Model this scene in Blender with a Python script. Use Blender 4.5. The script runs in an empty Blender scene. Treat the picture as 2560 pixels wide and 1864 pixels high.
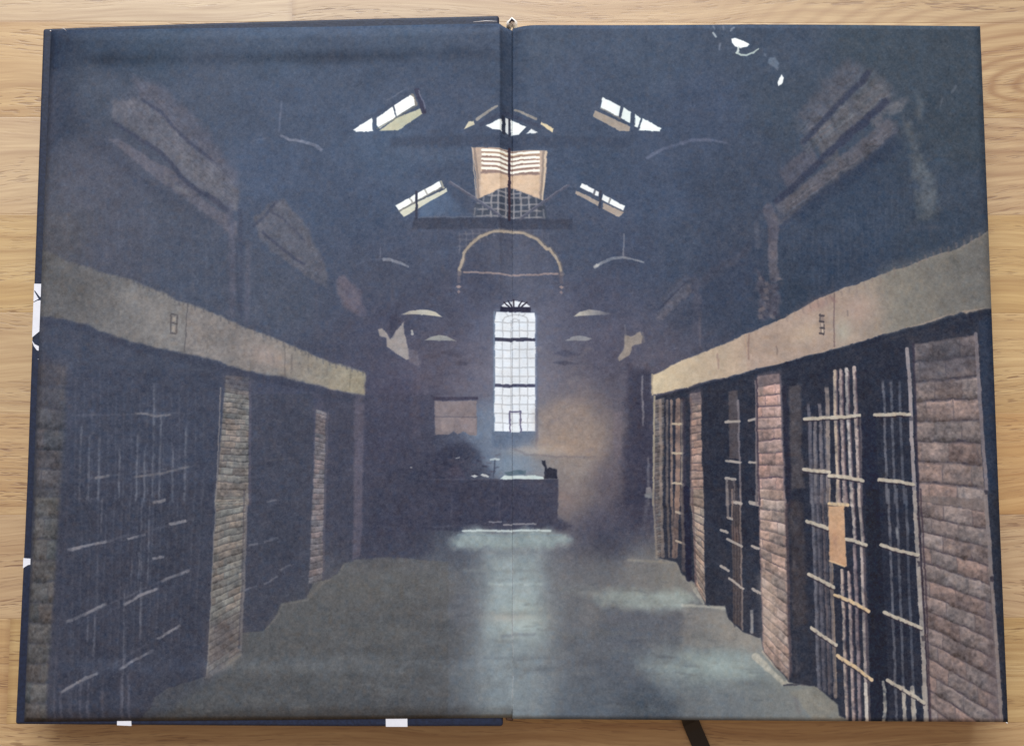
import bpy, math, random
import numpy as np

# ---------------------------------------------------------------- camera, world, light, exposure
scene = bpy.context.scene
C = scene.collection

cam_data = bpy.data.cameras.new("camera")
cam = bpy.data.objects.new("camera", cam_data)
C.objects.link(cam)
cam_data.sensor_width = 36.0
cam_data.lens = 18.0 / math.tan(math.radians(30.0))
cam_data.clip_start = 0.01
cam_data.clip_end = 50.0
cam.location = (-0.0017, -0.0254, 0.3243)
cam.rotation_euler = (0.073, -0.0044, -0.0002)
scene.camera = cam

world = bpy.data.worlds.new("World")
scene.world = world
world.use_nodes = True
bg = world.node_tree.nodes["Background"]
bg.inputs[1].default_value = 0.46
# the room: pale daylit wall on the window side, dim warm room behind the reader
_wn = world.node_tree.nodes
_wl = world.node_tree.links
_tc = _wn.new('ShaderNodeTexCoord')
_sp = _wn.new('ShaderNodeSeparateXYZ')
_wl.new(_tc.outputs['Generated'], _sp.inputs[0])
_mr = _wn.new('ShaderNodeMapRange')
_mr.interpolation_type = 'SMOOTHSTEP'
_mr.inputs[1].default_value = -0.55
_mr.inputs[2].default_value = 0.65
_wl.new(_sp.outputs[1], _mr.inputs[0])
_mx = _wn.new('ShaderNodeMix')
_mx.data_type = 'RGBA'
_mx.inputs[6].default_value = (0.95, 0.58, 0.33, 1)
_mx.inputs[7].default_value = (1.0, 1.02, 1.06, 1)
_wl.new(_mr.outputs[0], _mx.inputs[0])
_wl.new(_mx.outputs[2], bg.inputs[0])


def area_light(name, loc, target, size, size_y, power, color):
    d = bpy.data.lights.new(name, 'AREA')
    d.shape = 'RECTANGLE'
    d.size = size
    d.size_y = size_y
    d.energy = power
    d.color = color
    o = bpy.data.objects.new(name, d)
    C.objects.link(o)
    o.location = loc
    v = [target[i] - loc[i] for i in range(3)]
    n = math.sqrt(sum(a * a for a in v))
    import mathutils
    o.rotation_euler = mathutils.Vector(v).to_track_quat('-Z', 'Y').to_euler()
    return o


area_light("window_light", (-0.25, 1.62, 1.48), (0, 0, 0), 1.9, 1.3, 79.0, (0.95, 0.97, 1.0))

scene.view_settings.view_transform = 'Standard'
scene.view_settings.look = 'None'
scene.view_settings.exposure = 0.0
scene.view_settings.gamma = 1.0
scene.view_settings.use_curve_mapping = False

# ---------------------------------------------------------------- helpers


def mesh_obj(name, verts, faces, mats, parent=None, smooth=False, mat_idx=None, uvs=None):
    me = bpy.data.meshes.new(name)
    me.from_pydata([tuple(v) for v in verts], [], [tuple(f) for f in faces])
    if not isinstance(mats, (list, tuple)):
        mats = [mats]
    for m in mats:
        me.materials.append(m)
    if mat_idx is not None:
        me.polygons.foreach_set("material_index", mat_idx)
    if smooth:
        me.polygons.foreach_set("use_smooth", [True] * len(me.polygons))
    if uvs is not None:
        uvl = me.uv_layers.new(name="UVMap")
        vi = np.zeros(len(me.loops), dtype=np.int32)
        me.loops.foreach_get("vertex_index", vi)
        uvl.data.foreach_set("uv", np.asarray(uvs, dtype=np.float32)[vi].ravel())
    me.update()
    o = bpy.data.objects.new(name, me)
    C.objects.link(o)
    if parent:
        o.parent = parent
    return o


def new_mat(name):
    m = bpy.data.materials.new(name)
    m.use_nodes = True
    nt = m.node_tree
    b = nt.nodes["Principled BSDF"]
    return m, nt, b


class NB:
    """small node-building helper"""

    def __init__(self, nt):
        self.nt = nt

    def n(self, kind, **kw):
        x = self.nt.nodes.new(kind)
        for k, v in kw.items():
            setattr(x, k, v)
        return x

    def link(self, a, b):
        self.nt.links.new(a, b)

    def put(self, sock, v):
        if isinstance(v, bpy.types.NodeSocket):
            self.link(v, sock)
        else:
            sock.default_value = v

    def math(self, op, a, b=0.0, c=0.0, clamp=False):
        x = self.n('ShaderNodeMath', operation=op, use_clamp=clamp)
        for s, v in zip(x.inputs, (a, b, c)):
            self.put(s, v)
        return x.outputs[0]

    def ramp(self, fac, stops):
        x = self.n('ShaderNodeValToRGB')
        e = x.color_ramp.elements
        while len(e) < len(stops):
            e.new(0.5)
        for i, (p, c) in enumerate(stops):
            e[i].position = p
            e[i].color = (c, c, c, 1) if isinstance(c, float) else (*c, 1)
        self.put(x.inputs[0], fac)
        return x.outputs[0]

    def mix(self, fac, a, b, mode='MIX'):
        x = self.n('ShaderNodeMix', data_type='RGBA', blend_type=mode)
        self.put(x.inputs[0], fac)
        for s, v in ((x.inputs[6], a), (x.inputs[7], b)):
            if isinstance(v, tuple):
                v = (*v, 1) if len(v) == 3 else v
            self.put(s, v)
        return x.outputs[2]

    def noise(self, vec, scale, detail=4, rough=0.55, dist=0.0):
        x = self.n('ShaderNodeTexNoise')
        self.put(x.inputs['Vector'], vec)
        x.inputs['Scale'].default_value = scale
        x.inputs['Detail'].default_value = detail
        x.inputs['Roughness'].default_value = rough
        x.inputs['Distortion'].default_value = dist
        return x.outputs[0]

    def vec(self, x, y, z):
        v = self.n('ShaderNodeCombineXYZ')
        for s, a in zip(v.inputs, (x, y, z)):
            self.put(s, a)
        return v.outputs[0]


def srgb2lin(c):
    c = np.asarray(c, dtype=np.float64) / 255.0
    return np.where(c <= 0.04045, c / 12.92, ((c + 0.055) / 1.055) ** 2.4)


def lin2srgb(l):
    l = np.clip(l, 0, 1)
    return np.where(l <= 0.0031308, l * 12.92, 1.055 * np.power(l, 1 / 2.4) - 0.055)


def lin(r, g, b):
    return tuple(float(v) for v in srgb2lin((r, g, b)))


# ---------------------------------------------------------------- materials
# oak butcher-block: staves along x, end-jointed blocks, grain, pores
def make_oak():
    m, nt, b = new_mat("oiled_oak")
    N = NB(nt)
    tc = N.n('ShaderNodeTexCoord')
    sp = N.n('ShaderNodeSeparateXYZ')
    N.link(tc.outputs['Object'], sp.inputs[0])
    X, Y, Z = sp.outputs
    SW = 0.0368
    ys = N.math('ADD', Y, 0.0163)
    sid = N.math('FLOOR', N.math('DIVIDE', ys, SW))
    wn = N.n('ShaderNodeTexWhiteNoise', noise_dimensions='1D')
    N.put(wn.inputs['W'], N.math('ADD', sid, 7.31))
    srnd = wn.outputs[0]
    bx = N.math('DIVIDE', N.math('ADD', X, N.math('MULTIPLY', srnd, 0.9)), 0.52)
    bid = N.math('FLOOR', bx)
    wn2 = N.n('ShaderNodeTexWhiteNoise', noise_dimensions='2D')
    N.link(N.vec(sid, bid, 0.0), wn2.inputs['Vector'])
    rnd = wn2.outputs[0]
    sepc = N.n('ShaderNodeSeparateColor')
    N.link(wn2.outputs[1], sepc.inputs[0])
    r2, r3 = sepc.outputs[1], sepc.outputs[2]
    off = N.math('MULTIPLY', rnd, 37.0)
    # warp the grain so it wanders and swirls
    wv = N.vec(N.math('ADD', N.math('MULTIPLY', X, 7.0), off), N.math('MULTIPLY', Y, 16.0), off)
    warp = N.math('SUBTRACT', N.noise(wv, 1.0, 2, 0.5), 0.5)
    yw = N.math('ADD', Y, N.math('MULTIPLY', warp, 0.030))
    # broad figure
    fig = N.noise(N.vec(N.math('ADD', N.math('MULTIPLY', X, 4.0), off), N.math('MULTIPLY', yw, 60.0), off), 1.0, 3, 0.55)
    # annual rings
    ring = N.math('SINE', N.math('ADD', N.math('MULTIPLY', yw, 900.0), N.math('MULTIPLY', fig, 9.0)))
    ring = N.math('MULTIPLY_ADD', ring, 0.5, 0.5)
    ring = N.math('POWER', ring, 2.5)
    ringmask = N.math('MULTIPLY', ring, N.math('MULTIPLY', N.noise(N.vec(N.math('ADD', N.math('MULTIPLY', X, 9.0), off), N.math('MULTIPLY', yw, 35.0), off), 1.0, 2), 0.9))
    # fine fibres
    fib = N.noise(N.vec(N.math('MULTIPLY', X, 42.0), N.math('MULTIPLY', yw, 1500.0), off), 1.0, 3, 0.6)
    fib2 = N.noise(N.vec(N.math('MULTIPLY', X, 14.0), N.math('MULTIPLY', yw, 420.0), off), 1.0, 4, 0.65)
    # dark short pores
    por = N.noise(N.vec(N.math('MULTIPLY', X, 150.0), N.math('MULTIPLY', yw, 1900.0), off), 1.0, 1, 0.5)
    por = N.ramp(por, [(0.56, 0.0), (0.64, 1.0)])
    porz = N.ramp(N.noise(N.vec(N.math('ADD', N.math('MULTIPLY', X, 10.0), off), N.math('MULTIPLY', yw, 120.0), off), 1.0, 2), [(0.42, 0.0), (0.66, 1.0)])
    por = N.math('MULTIPLY', por, porz)
    # colour
    light = lin(195, 170, 129)
    mid = lin(180, 149, 105)
    dark = lin(136, 97, 60)
    c = N.mix(N.ramp(fig, [(0.3, 0.0), (0.75, 1.0)]), light, mid)
    c = N.mix(N.math('MULTIPLY', ringmask, N.math('MULTIPLY_ADD', r2, 0.45, 0.15)), c, dark)
    # a crown-cut swirl in the boards towards the far right corner
    kx = N.math('DIVIDE', N.math('SUBTRACT', X, 0.196), 2.2)
    ky = N.math('ADD', N.math('SUBTRACT', Y, 0.108), N.math('MULTIPLY', warp, 0.02))
    kd = N.math('SQRT', N.math('ADD', N.math('MULTIPLY', kx, kx), N.math('MULTIPLY', ky, ky)))
    kw = N.math('MULTIPLY_ADD', N.math('SINE', N.math('ADD', N.math('MULTIPLY', kd, 1500.0), N.math('MULTIPLY', fig, 7.0))), 0.5, 0.5)
    km = N.ramp(N.math('MULTIPLY', kd, 10.0), [(0.05, 1.0), (0.75, 0.0)])
    c = N.mix(N.math('MULTIPLY', N.math('MULTIPLY', N.math('POWER', kw, 2.0), km), 0.72), c, dark)
    c = N.mix(N.math('MULTIPLY', N.ramp(fib2, [(0.4, 0.0), (0.70, 1.0)]), 0.50), c, dark)
    c = N.mix(N.math('MULTIPLY', N.ramp(fib, [(0.35, 0.0), (0.75, 1.0)]), 0.40), c, dark)
    c = N.mix(N.math('MULTIPLY', por, 0.7), c, lin(100, 64, 40))
    # each block its own tone
    tone = N.math('MULTIPLY_ADD', r3, 0.12, 0.90)
    hsv = N.n('ShaderNodeHueSaturation')
    N.put(hsv.inputs['Color'], c)
    N.put(hsv.inputs['Value'], tone)
    N.put(hsv.inputs['Saturation'], N.math('MULTIPLY_ADD', r2, 0.2, 0.92))
    N.put(hsv.inputs['Hue'], N.math('MULTIPLY_ADD', rnd, 0.012, 0.494))
    c = hsv.outputs[0]
    # glue lines
    fy = N.math('FRACT', N.math('DIVIDE', ys, SW))
    fy = N.math('ABSOLUTE', N.math('SUBTRACT', fy, 0.5))
    fx = N.math('ABSOLUTE', N.math('SUBTRACT', N.math('FRACT', bx), 0.5))
    gl = N.math('MAXIMUM', N.ramp(fy, [(0.4925, 0.0), (0.4985, 1.0)]), N.ramp(fx, [(0.4990, 0.0), (0.4997, 1.0)]))
    c = N.mix(N.math('MULTIPLY', gl, 0.28), c, lin(110, 72, 40))
    N.link(c, b.inputs['Base Color'])
    rr = N.math('MULTIPLY_ADD', fib2, 0.18, 0.40)
    N.link(rr, b.inputs['Roughness'])
    b.inputs['Specular IOR Level'].default_value = 1.0
    bm = N.n('ShaderNodeBump')
    bm.inputs['Strength'].default_value = 0.25
    bm.inputs['Distance'].default_value = 0.0003
    N.link(N.math('SUBTRACT', N.math('MULTIPLY', fib2, 0.5), N.math('ADD', por, gl)), bm.inputs['Height'])
    N.link(bm.outputs[0], b.inputs['Normal'])
    return m


def make_cloth():
    m, nt, b = new_mat("navy_book_cloth")
    N = NB(nt)
    tc = N.n('ShaderNodeTexCoord')
    w = N.noise(tc.outputs['Object'], 900.0, 2, 0.6)
    big = N.noise(tc.outputs['Object'], 30.0, 3, 0.6)
    c = N.mix(N.ramp(w, [(0.3, 0.0), (0.7, 1.0)]), lin(13, 23, 43), lin(25, 38, 64))
    c = N.mix(N.math('MULTIPLY', big, 0.3), c, lin(28, 38, 58))
    N.link(c, b.inputs['Base Color'])
    b.inputs['Roughness'].default_value = 0.55
    b.inputs['Specular IOR Level'].default_value = 0.35
    bm = N.n('ShaderNodeBump')
    bm.inputs['Strength'].default_value = 0.4
    bm.inputs['Distance'].default_value = 0.0002
    N.link(w, bm.inputs['Height'])
    N.link(bm.outputs[0], b.inputs['Normal'])
    return m


def make_plain(name, rgb, rough, var=0.08, scale=400.0):
    m, nt, b = new_mat(name)
    N = NB(nt)
    tc = N.n('ShaderNodeTexCoord')
    w = N.noise(tc.outputs['Object'], scale, 3, 0.6)
    base = lin(*rgb)
    lo = tuple(v * (1 - var) for v in base)
    hi = tuple(min(1, v * (1 + var)) for v in base)
    N.link(N.mix(N.ramp(w, [(0.3, 0.0), (0.7, 1.0)]), lo, hi), b.inputs['Base Color'])
    b.inputs['Roughness'].default_value = rough
    return m


def make_stripes(name, axis, freq, c1, c2, rough=0.7):
    m, nt, b = new_mat(name)
    N = NB(nt)
    tc = N.n('ShaderNodeTexCoord')
    sp = N.n('ShaderNodeSeparateXYZ')
    N.link(tc.outputs['Object'], sp.inputs[0])
    v = N.math('MULTIPLY', sp.outputs[axis], freq)
    nz = N.noise(N.vec(0.0, 0.0, v), 1.0, 3, 0.7)
    N.link(N.mix(N.ramp(nz, [(0.35, 0.0), (0.65, 1.0)]), lin(*c1), lin(*c2)), b.inputs['Base Color'])
    b.inputs['Roughness'].default_value = rough
    return m


OAK = make_oak()
CLOTH = make_cloth()
WHITE_INK = make_plain("white_cover_print", (208, 212, 222), 0.55, 0.05)
PAPER_EDGE = make_stripes("page_edges", 2, 5200.0, (236, 228, 208), (196, 186, 164))
HEADBAND = make_plain("white_headband_silk", (235, 234, 230), 0.6, 0.1, 2500.0)
DARK_SILK = make_plain("navy_headband_silk", (30, 34, 52), 0.6, 0.1, 2500.0)
BROWN_SILK = make_plain("brown_headband_silk", (70, 52, 44), 0.6, 0.1, 2500.0)  # plain dark brown silk for the tail band
RIBBON = make_plain("black_satin_ribbon", (16, 17, 22), 0.42, 0.25, 1800.0)
PAPER_FIBRE = make_plain("torn_paper_fibre", (214, 214, 216), 0.8, 0.08, 2000.0)

# ---------------------------------------------------------------- the endpaper print
# A picture of an old cell block, printed across both pages. It is drawn here shape by shape
# in the print's own plane (measured in units of 1/2560 of the spread) into one texture per page.
PPM = 6.0                      # texture pixels per mm of paper
PW, PH = 165.5, 241.0          # page size in mm
K = 2560.0 / 2267.0
FLARE, GAIN = 0.024, 0.92      # ink calibration: reflectance = (printed tone - FLARE) * GAIN


def homog(src, dst):
    A, B = [], []
    for (x, y), (u, v) in zip(src, dst):
        A.append([x, y, 1, 0, 0, 0, -u * x, -u * y]); B.append(u)
        A.append([0, 0, 0, x, y, 1, -v * x, -v * y]); B.append(v)
    h = np.linalg.solve(np.array(A, float), np.array(B, float))
    return np.append(h, 1).reshape(3, 3)


def hmap(Hm, x, y):
    d = Hm[2, 0] * x + Hm[2, 1] * y + Hm[2, 2]
    return (Hm[0, 0] * x + Hm[0, 1] * y + Hm[0, 2]) / d, (Hm[1, 0] * x + Hm[1, 1] * y + Hm[1, 2]) / d


def upsample(g, h, w):
    gy, gx = g.shape
    y = np.linspace(0, gy - 1.001, h); x = np.linspace(0, gx - 1.001, w)
    y0 = y.astype(int); x0 = x.astype(int)
    fy = y - y0; fx = x - x0
    fy = (fy * fy * (3 - 2 * fy))[:, None]; fx = (fx * fx * (3 - 2 * fx))[None, :]
    a = g[y0][:, x0]; b = g[y0][:, x0 + 1]; c = g[y0 + 1][:, x0]; d = g[y0 + 1][:, x0 + 1]
    return (a * (1 - fx) + b * fx) * (1 - fy) + (c * (1 - fx) + d * fx) * fy


def fbm(rs, h, w, cell, octs, cy=None):
    out = np.zeros((h, w)); amp = 1.0; tot = 0
    cy = cy or cell
    for o in range(octs):
        gy = max(2, int(h / cy) + 2); gx = max(2, int(w / cell) + 2)
        out += amp * upsample(rs.rand(gy, gx), h, w)
        tot += amp; amp *= 0.55; cell = max(1.0, cell / 2); cy = max(1.0, cy / 2)
    return (out / tot - 0.5) * 2.0


class Page:
    def __init__(self, corners, seed):
        self.w = int(PW * PPM); self.h = int(PH * PPM)
        w, h = self.w, self.h
        self.toX = homog([(0, 0), (w, 0), (w, h), (0, h)], corners)
        self.toP = np.linalg.inv(self.toX)
        jj, ii = np.meshgrid(np.arange(w) + 0.5, np.arange(h) + 0.5)
        self.X, self.Y = hmap(self.toX, jj, ii)
        rs = np.random.RandomState(seed)
        self.rs = rs
        self.dx = fbm(rs, h, w, 26, 3); self.dy = fbm(rs, h, w, 26, 3)
        self.n_big = fbm(rs, h, w, 110, 3)
        self.n_mid = fbm(rs, h, w, 26, 3)
        self.n_fine = fbm(rs, h, w, 6, 2)
        self.c = np.zeros((h, w, 3))

    def box(self, x0, y0, x1, y1, m):
        xs = np.array([x0 - m, x1 + m, x1 + m, x0 - m]); ys = np.array([y0 - m, y0 - m, y1 + m, y1 + m])
        px, py = hmap(self.toP, xs, ys)
        a = max(0, int(px.min()) - 2); b = min(self.w, int(px.max()) + 3)
        c = max(0, int(py.min()) - 2); d = min(self.h, int(py.max()) + 3)
        if a >= b or c >= d:
            return None
        return slice(c, d), slice(a, b)


# corners of each page in print units: top-left, top-right, bottom-right, bottom-left
PL = Page([(124.8, 72.9), (1281.0, 66.7), (1280.2, 1794.5), (54.3, 1805.4)], 11)
PR = Page([(1281.0, 66.7), (2452.0, 66.0), (2518.6, 1804.0), (1280.2, 1794.5)], 12)
PAGES = (PL, PR)
OFF = {1: (0, 0), 2: (850, 0), 3: (1700, 0), 4: (0, 620), 5: (850, 620), 6: (1700, 620), 7: (0, 1224), 8: (850, 1224), 9: (1700, 1224)}


def T(k, *v):                      # points measured on nine enlarged sections of the print
    ox, oy = OFF[k]
    return [(ox + v[i] / 2.58, oy + v[i + 1] / 2.58) for i in range(0, len(v), 2)]


def Fp(*v):
    return [(v[i] * K, v[i + 1] * K) for i in range(0, len(v), 2)]


def smooth01(t):
    t = np.clip(t, 0, 1)
    return t * t * (3 - 2 * t)


def sd_poly(X, Y, P):
    d = np.full(X.shape, 1e18); s = np.zeros(X.shape, bool)
    n = len(P)
    for i in range(n):
        ax, ay = P[i]; bx, by = P[(i + 1) % n]
        ex, ey = bx - ax, by - ay
        wx, wy = X - ax, Y - ay
        t = np.clip((wx * ex + wy * ey) / (ex * ex + ey * ey + 1e-9), 0, 1)
        d = np.minimum(d, (wx - ex * t) ** 2 + (wy - ey * t) ** 2)
        c = ((ay <= Y) & (by > Y)) | ((by <= Y) & (ay > Y))
        if abs(by - ay) > 1e-9:
            s ^= c & (X < ax + (Y - ay) * ex / (by - ay))
    d = np.sqrt(d)
    return np.where(s, -d, d)


def blend(pg, sl, a, col, tex):
    col = np.asarray(col, float)
    cc = pg.c[sl]
    if tex:
        v = 1 + tex * (0.6 * pg.n_mid[sl] + 0.55 * pg.n_fine[sl] + 0.4 * pg.n_big[sl])
        col = np.clip(col * v[..., None], 0, 255)
    cc += a[..., None] * (col - cc)


def poly(P, col, f=3.0, a=1.0, rough=0.0, tex=0.0, grad=None):
    """filled polygon; f = edge softness, rough = ragged edge, grad = (p0, p1, col2): colour runs from col at p0 to col2 at p1"""
    xs = [p[0] for p in P]; ys = [p[1] for p in P]
    for pg in PAGES:
        sl = pg.box(min(xs), min(ys), max(xs), max(ys), f + rough + 2)
        if sl is None:
            continue
        X = pg.X[sl]; Y = pg.Y[sl]
        if rough:
            X = X + rough * pg.dx[sl]; Y = Y + rough * pg.dy[sl]
        al = a * smooth01(0.5 - sd_poly(X, Y, P) / max(f, 0.8))
        cc = col
        if grad is not None:
            (x0, y0), (x1, y1), c2 = grad
            t = np.clip(((X - x0) * (x1 - x0) + (Y - y0) * (y1 - y0)) / ((x1 - x0) ** 2 + (y1 - y0) ** 2), 0, 1)[..., None]
            cc = np.asarray(col, float) * (1 - t) + np.asarray(c2, float) * t
        blend(pg, sl, al, cc, tex)


def stroke(P, w, col, f=2.5, a=1.0, rough=0.0, tex=0.0, fade=0.0, broken=0.0):
    """brush stroke along a polyline; w = width or (start, end); fade = ends run out; broken = dry brush"""
    w0, w1 = w if isinstance(w, tuple) else (w, w)
    xs = [p[0] for p in P]; ys = [p[1] for p in P]
    L = [0.0]
    for i in range(len(P) - 1):
        L.append(L[-1] + math.hypot(P[i + 1][0] - P[i][0], P[i + 1][1] - P[i][1]))
    tot = max(L[-1], 1e-6)
    for pg in PAGES:
        sl = pg.box(min(xs), min(ys), max(xs), max(ys), max(w0, w1) / 2 + f + rough + 2)
        if sl is None:
            continue
        X = pg.X[sl]; Y = pg.Y[sl]
        if rough:
            X = X + rough * pg.dx[sl]; Y = Y + rough * pg.dy[sl]
        best = np.full(X.shape, 1e9); tt = np.zeros(X.shape)
        for i in range(len(P) - 1):
            ax, ay = P[i]; ex, ey = P[i + 1][0] - ax, P[i + 1][1] - ay
            t = np.clip(((X - ax) * ex + (Y - ay) * ey) / (ex * ex + ey * ey + 1e-9), 0, 1)
            g = (L[i] + t * (L[i + 1] - L[i])) / tot
            d = np.hypot(X - ax - ex * t, Y - ay - ey * t) - 0.5 * (w0 + (w1 - w0) * g)
            m = d < best
            best = np.where(m, d, best); tt = np.where(m, g, tt)
        al = a * smooth01(0.5 - best / max(f, 0.8))
        if fade:
            al = al * smooth01(tt / fade) * smooth01((1 - tt) / fade)
        if broken:
            al = al * np.clip(1 - broken + broken * (pg.n_mid[sl] * 1.2 + pg.n_fine[sl] * 0.9 + 0.6), 0, 1)
        blend(pg, sl, al, col, tex)


def glow(c, rx, ry, col, a=1.0, ang=0.0, p=1.0):
    m = max(rx, ry) * 2.4
    ca, sa = math.cos(math.radians(ang)), math.sin(math.radians(ang))
    for pg in PAGES:
        sl = pg.box(c[0] - m, c[1] - m, c[0] + m, c[1] + m, 2)
        if sl is None:
            continue
        X = pg.X[sl] - c[0]; Y = pg.Y[sl] - c[1]
        u = (X * ca + Y * sa) / rx; v = (-X * sa + Y * ca) / ry
        blend(pg, sl, a * np.exp(-(u * u + v * v) ** p), col, 0.0)


def bricks(Q, rows, col, mortar, cols=2.2, seed=1, a=1.0, mw=0.09, var=0.16, f=3.0, hi=0.10, rough=2.0):
    """courses of brick in the quad Q (tl, tr, br, bl)"""
    Hm = homog(Q, [(0, 0), (1, 0), (1, 1), (0, 1)])
    xs = [p[0] for p in Q]; ys = [p[1] for p in Q]
    rs = np.random.RandomState(seed)
    tab = rs.rand(rows + 4, 12, 3)
    shift = rs.rand(rows + 4) * 0.35
    joff = (rs.rand(rows + 4) - 0.5) * 0.3
    for pg in PAGES:
        sl = pg.box(min(xs), min(ys), max(xs), max(ys), 6)
        if sl is None:
            continue
        X = pg.X[sl] + rough * pg.dx[sl]; Y = pg.Y[sl] + rough * pg.dy[sl]
        al = a * smooth01(0.5 - sd_poly(X, Y, Q) / f)
        u, v = hmap(Hm, X, Y)
        vv = v * rows + 0.10 * pg.n_mid[sl]
        r = np.clip(np.floor(vv).astype(int), 0, rows + 3)
        fv = vv - np.floor(vv)
        uu = u * cols + 0.5 * (r % 2) + shift[r]
        k = np.clip(np.floor(uu).astype(int), 0, 11)
        fu = uu - np.floor(uu)
        rnd = tab[r, k]
        base = np.asarray(col, float) * (1 + var * (rnd[..., :1] - 0.5) * 2)
        base = base + (rnd[..., 1:2] - 0.5) * np.array([11, -1, -6.0])
        lit = smooth01((0.35 - fv) / 0.25) * hi
        low = smooth01((fv - 0.62) / 0.34) * 0.20
        base = base * (1 + lit[..., None] - low[..., None] + (0.20 * pg.n_fine[sl] + 0.20 * pg.n_mid[sl])[..., None])
        wob = 0.05 * pg.n_fine[sl]
        mh = smooth01((mw * 1.5 - np.minimum(fv, 1 - fv) + wob) / (mw * 1.5)) * (0.62 + 0.75 * pg.n_mid[sl])
        mv = smooth01((mw * 0.55 - np.minimum(fu, 1 - fu) + wob * 0.5) / (mw * 0.9)) * (0.55 + 0.8 * pg.n_mid[sl])
        mm = np.clip(np.maximum(mh, mv), 0, 1)[..., None]
        colr = base * (1 - mm) + np.asarray(mortar, float) * mm
        cc = pg.c[sl]
        cc += al[..., None] * (np.clip(colr, 0, 255) - cc)


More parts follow.
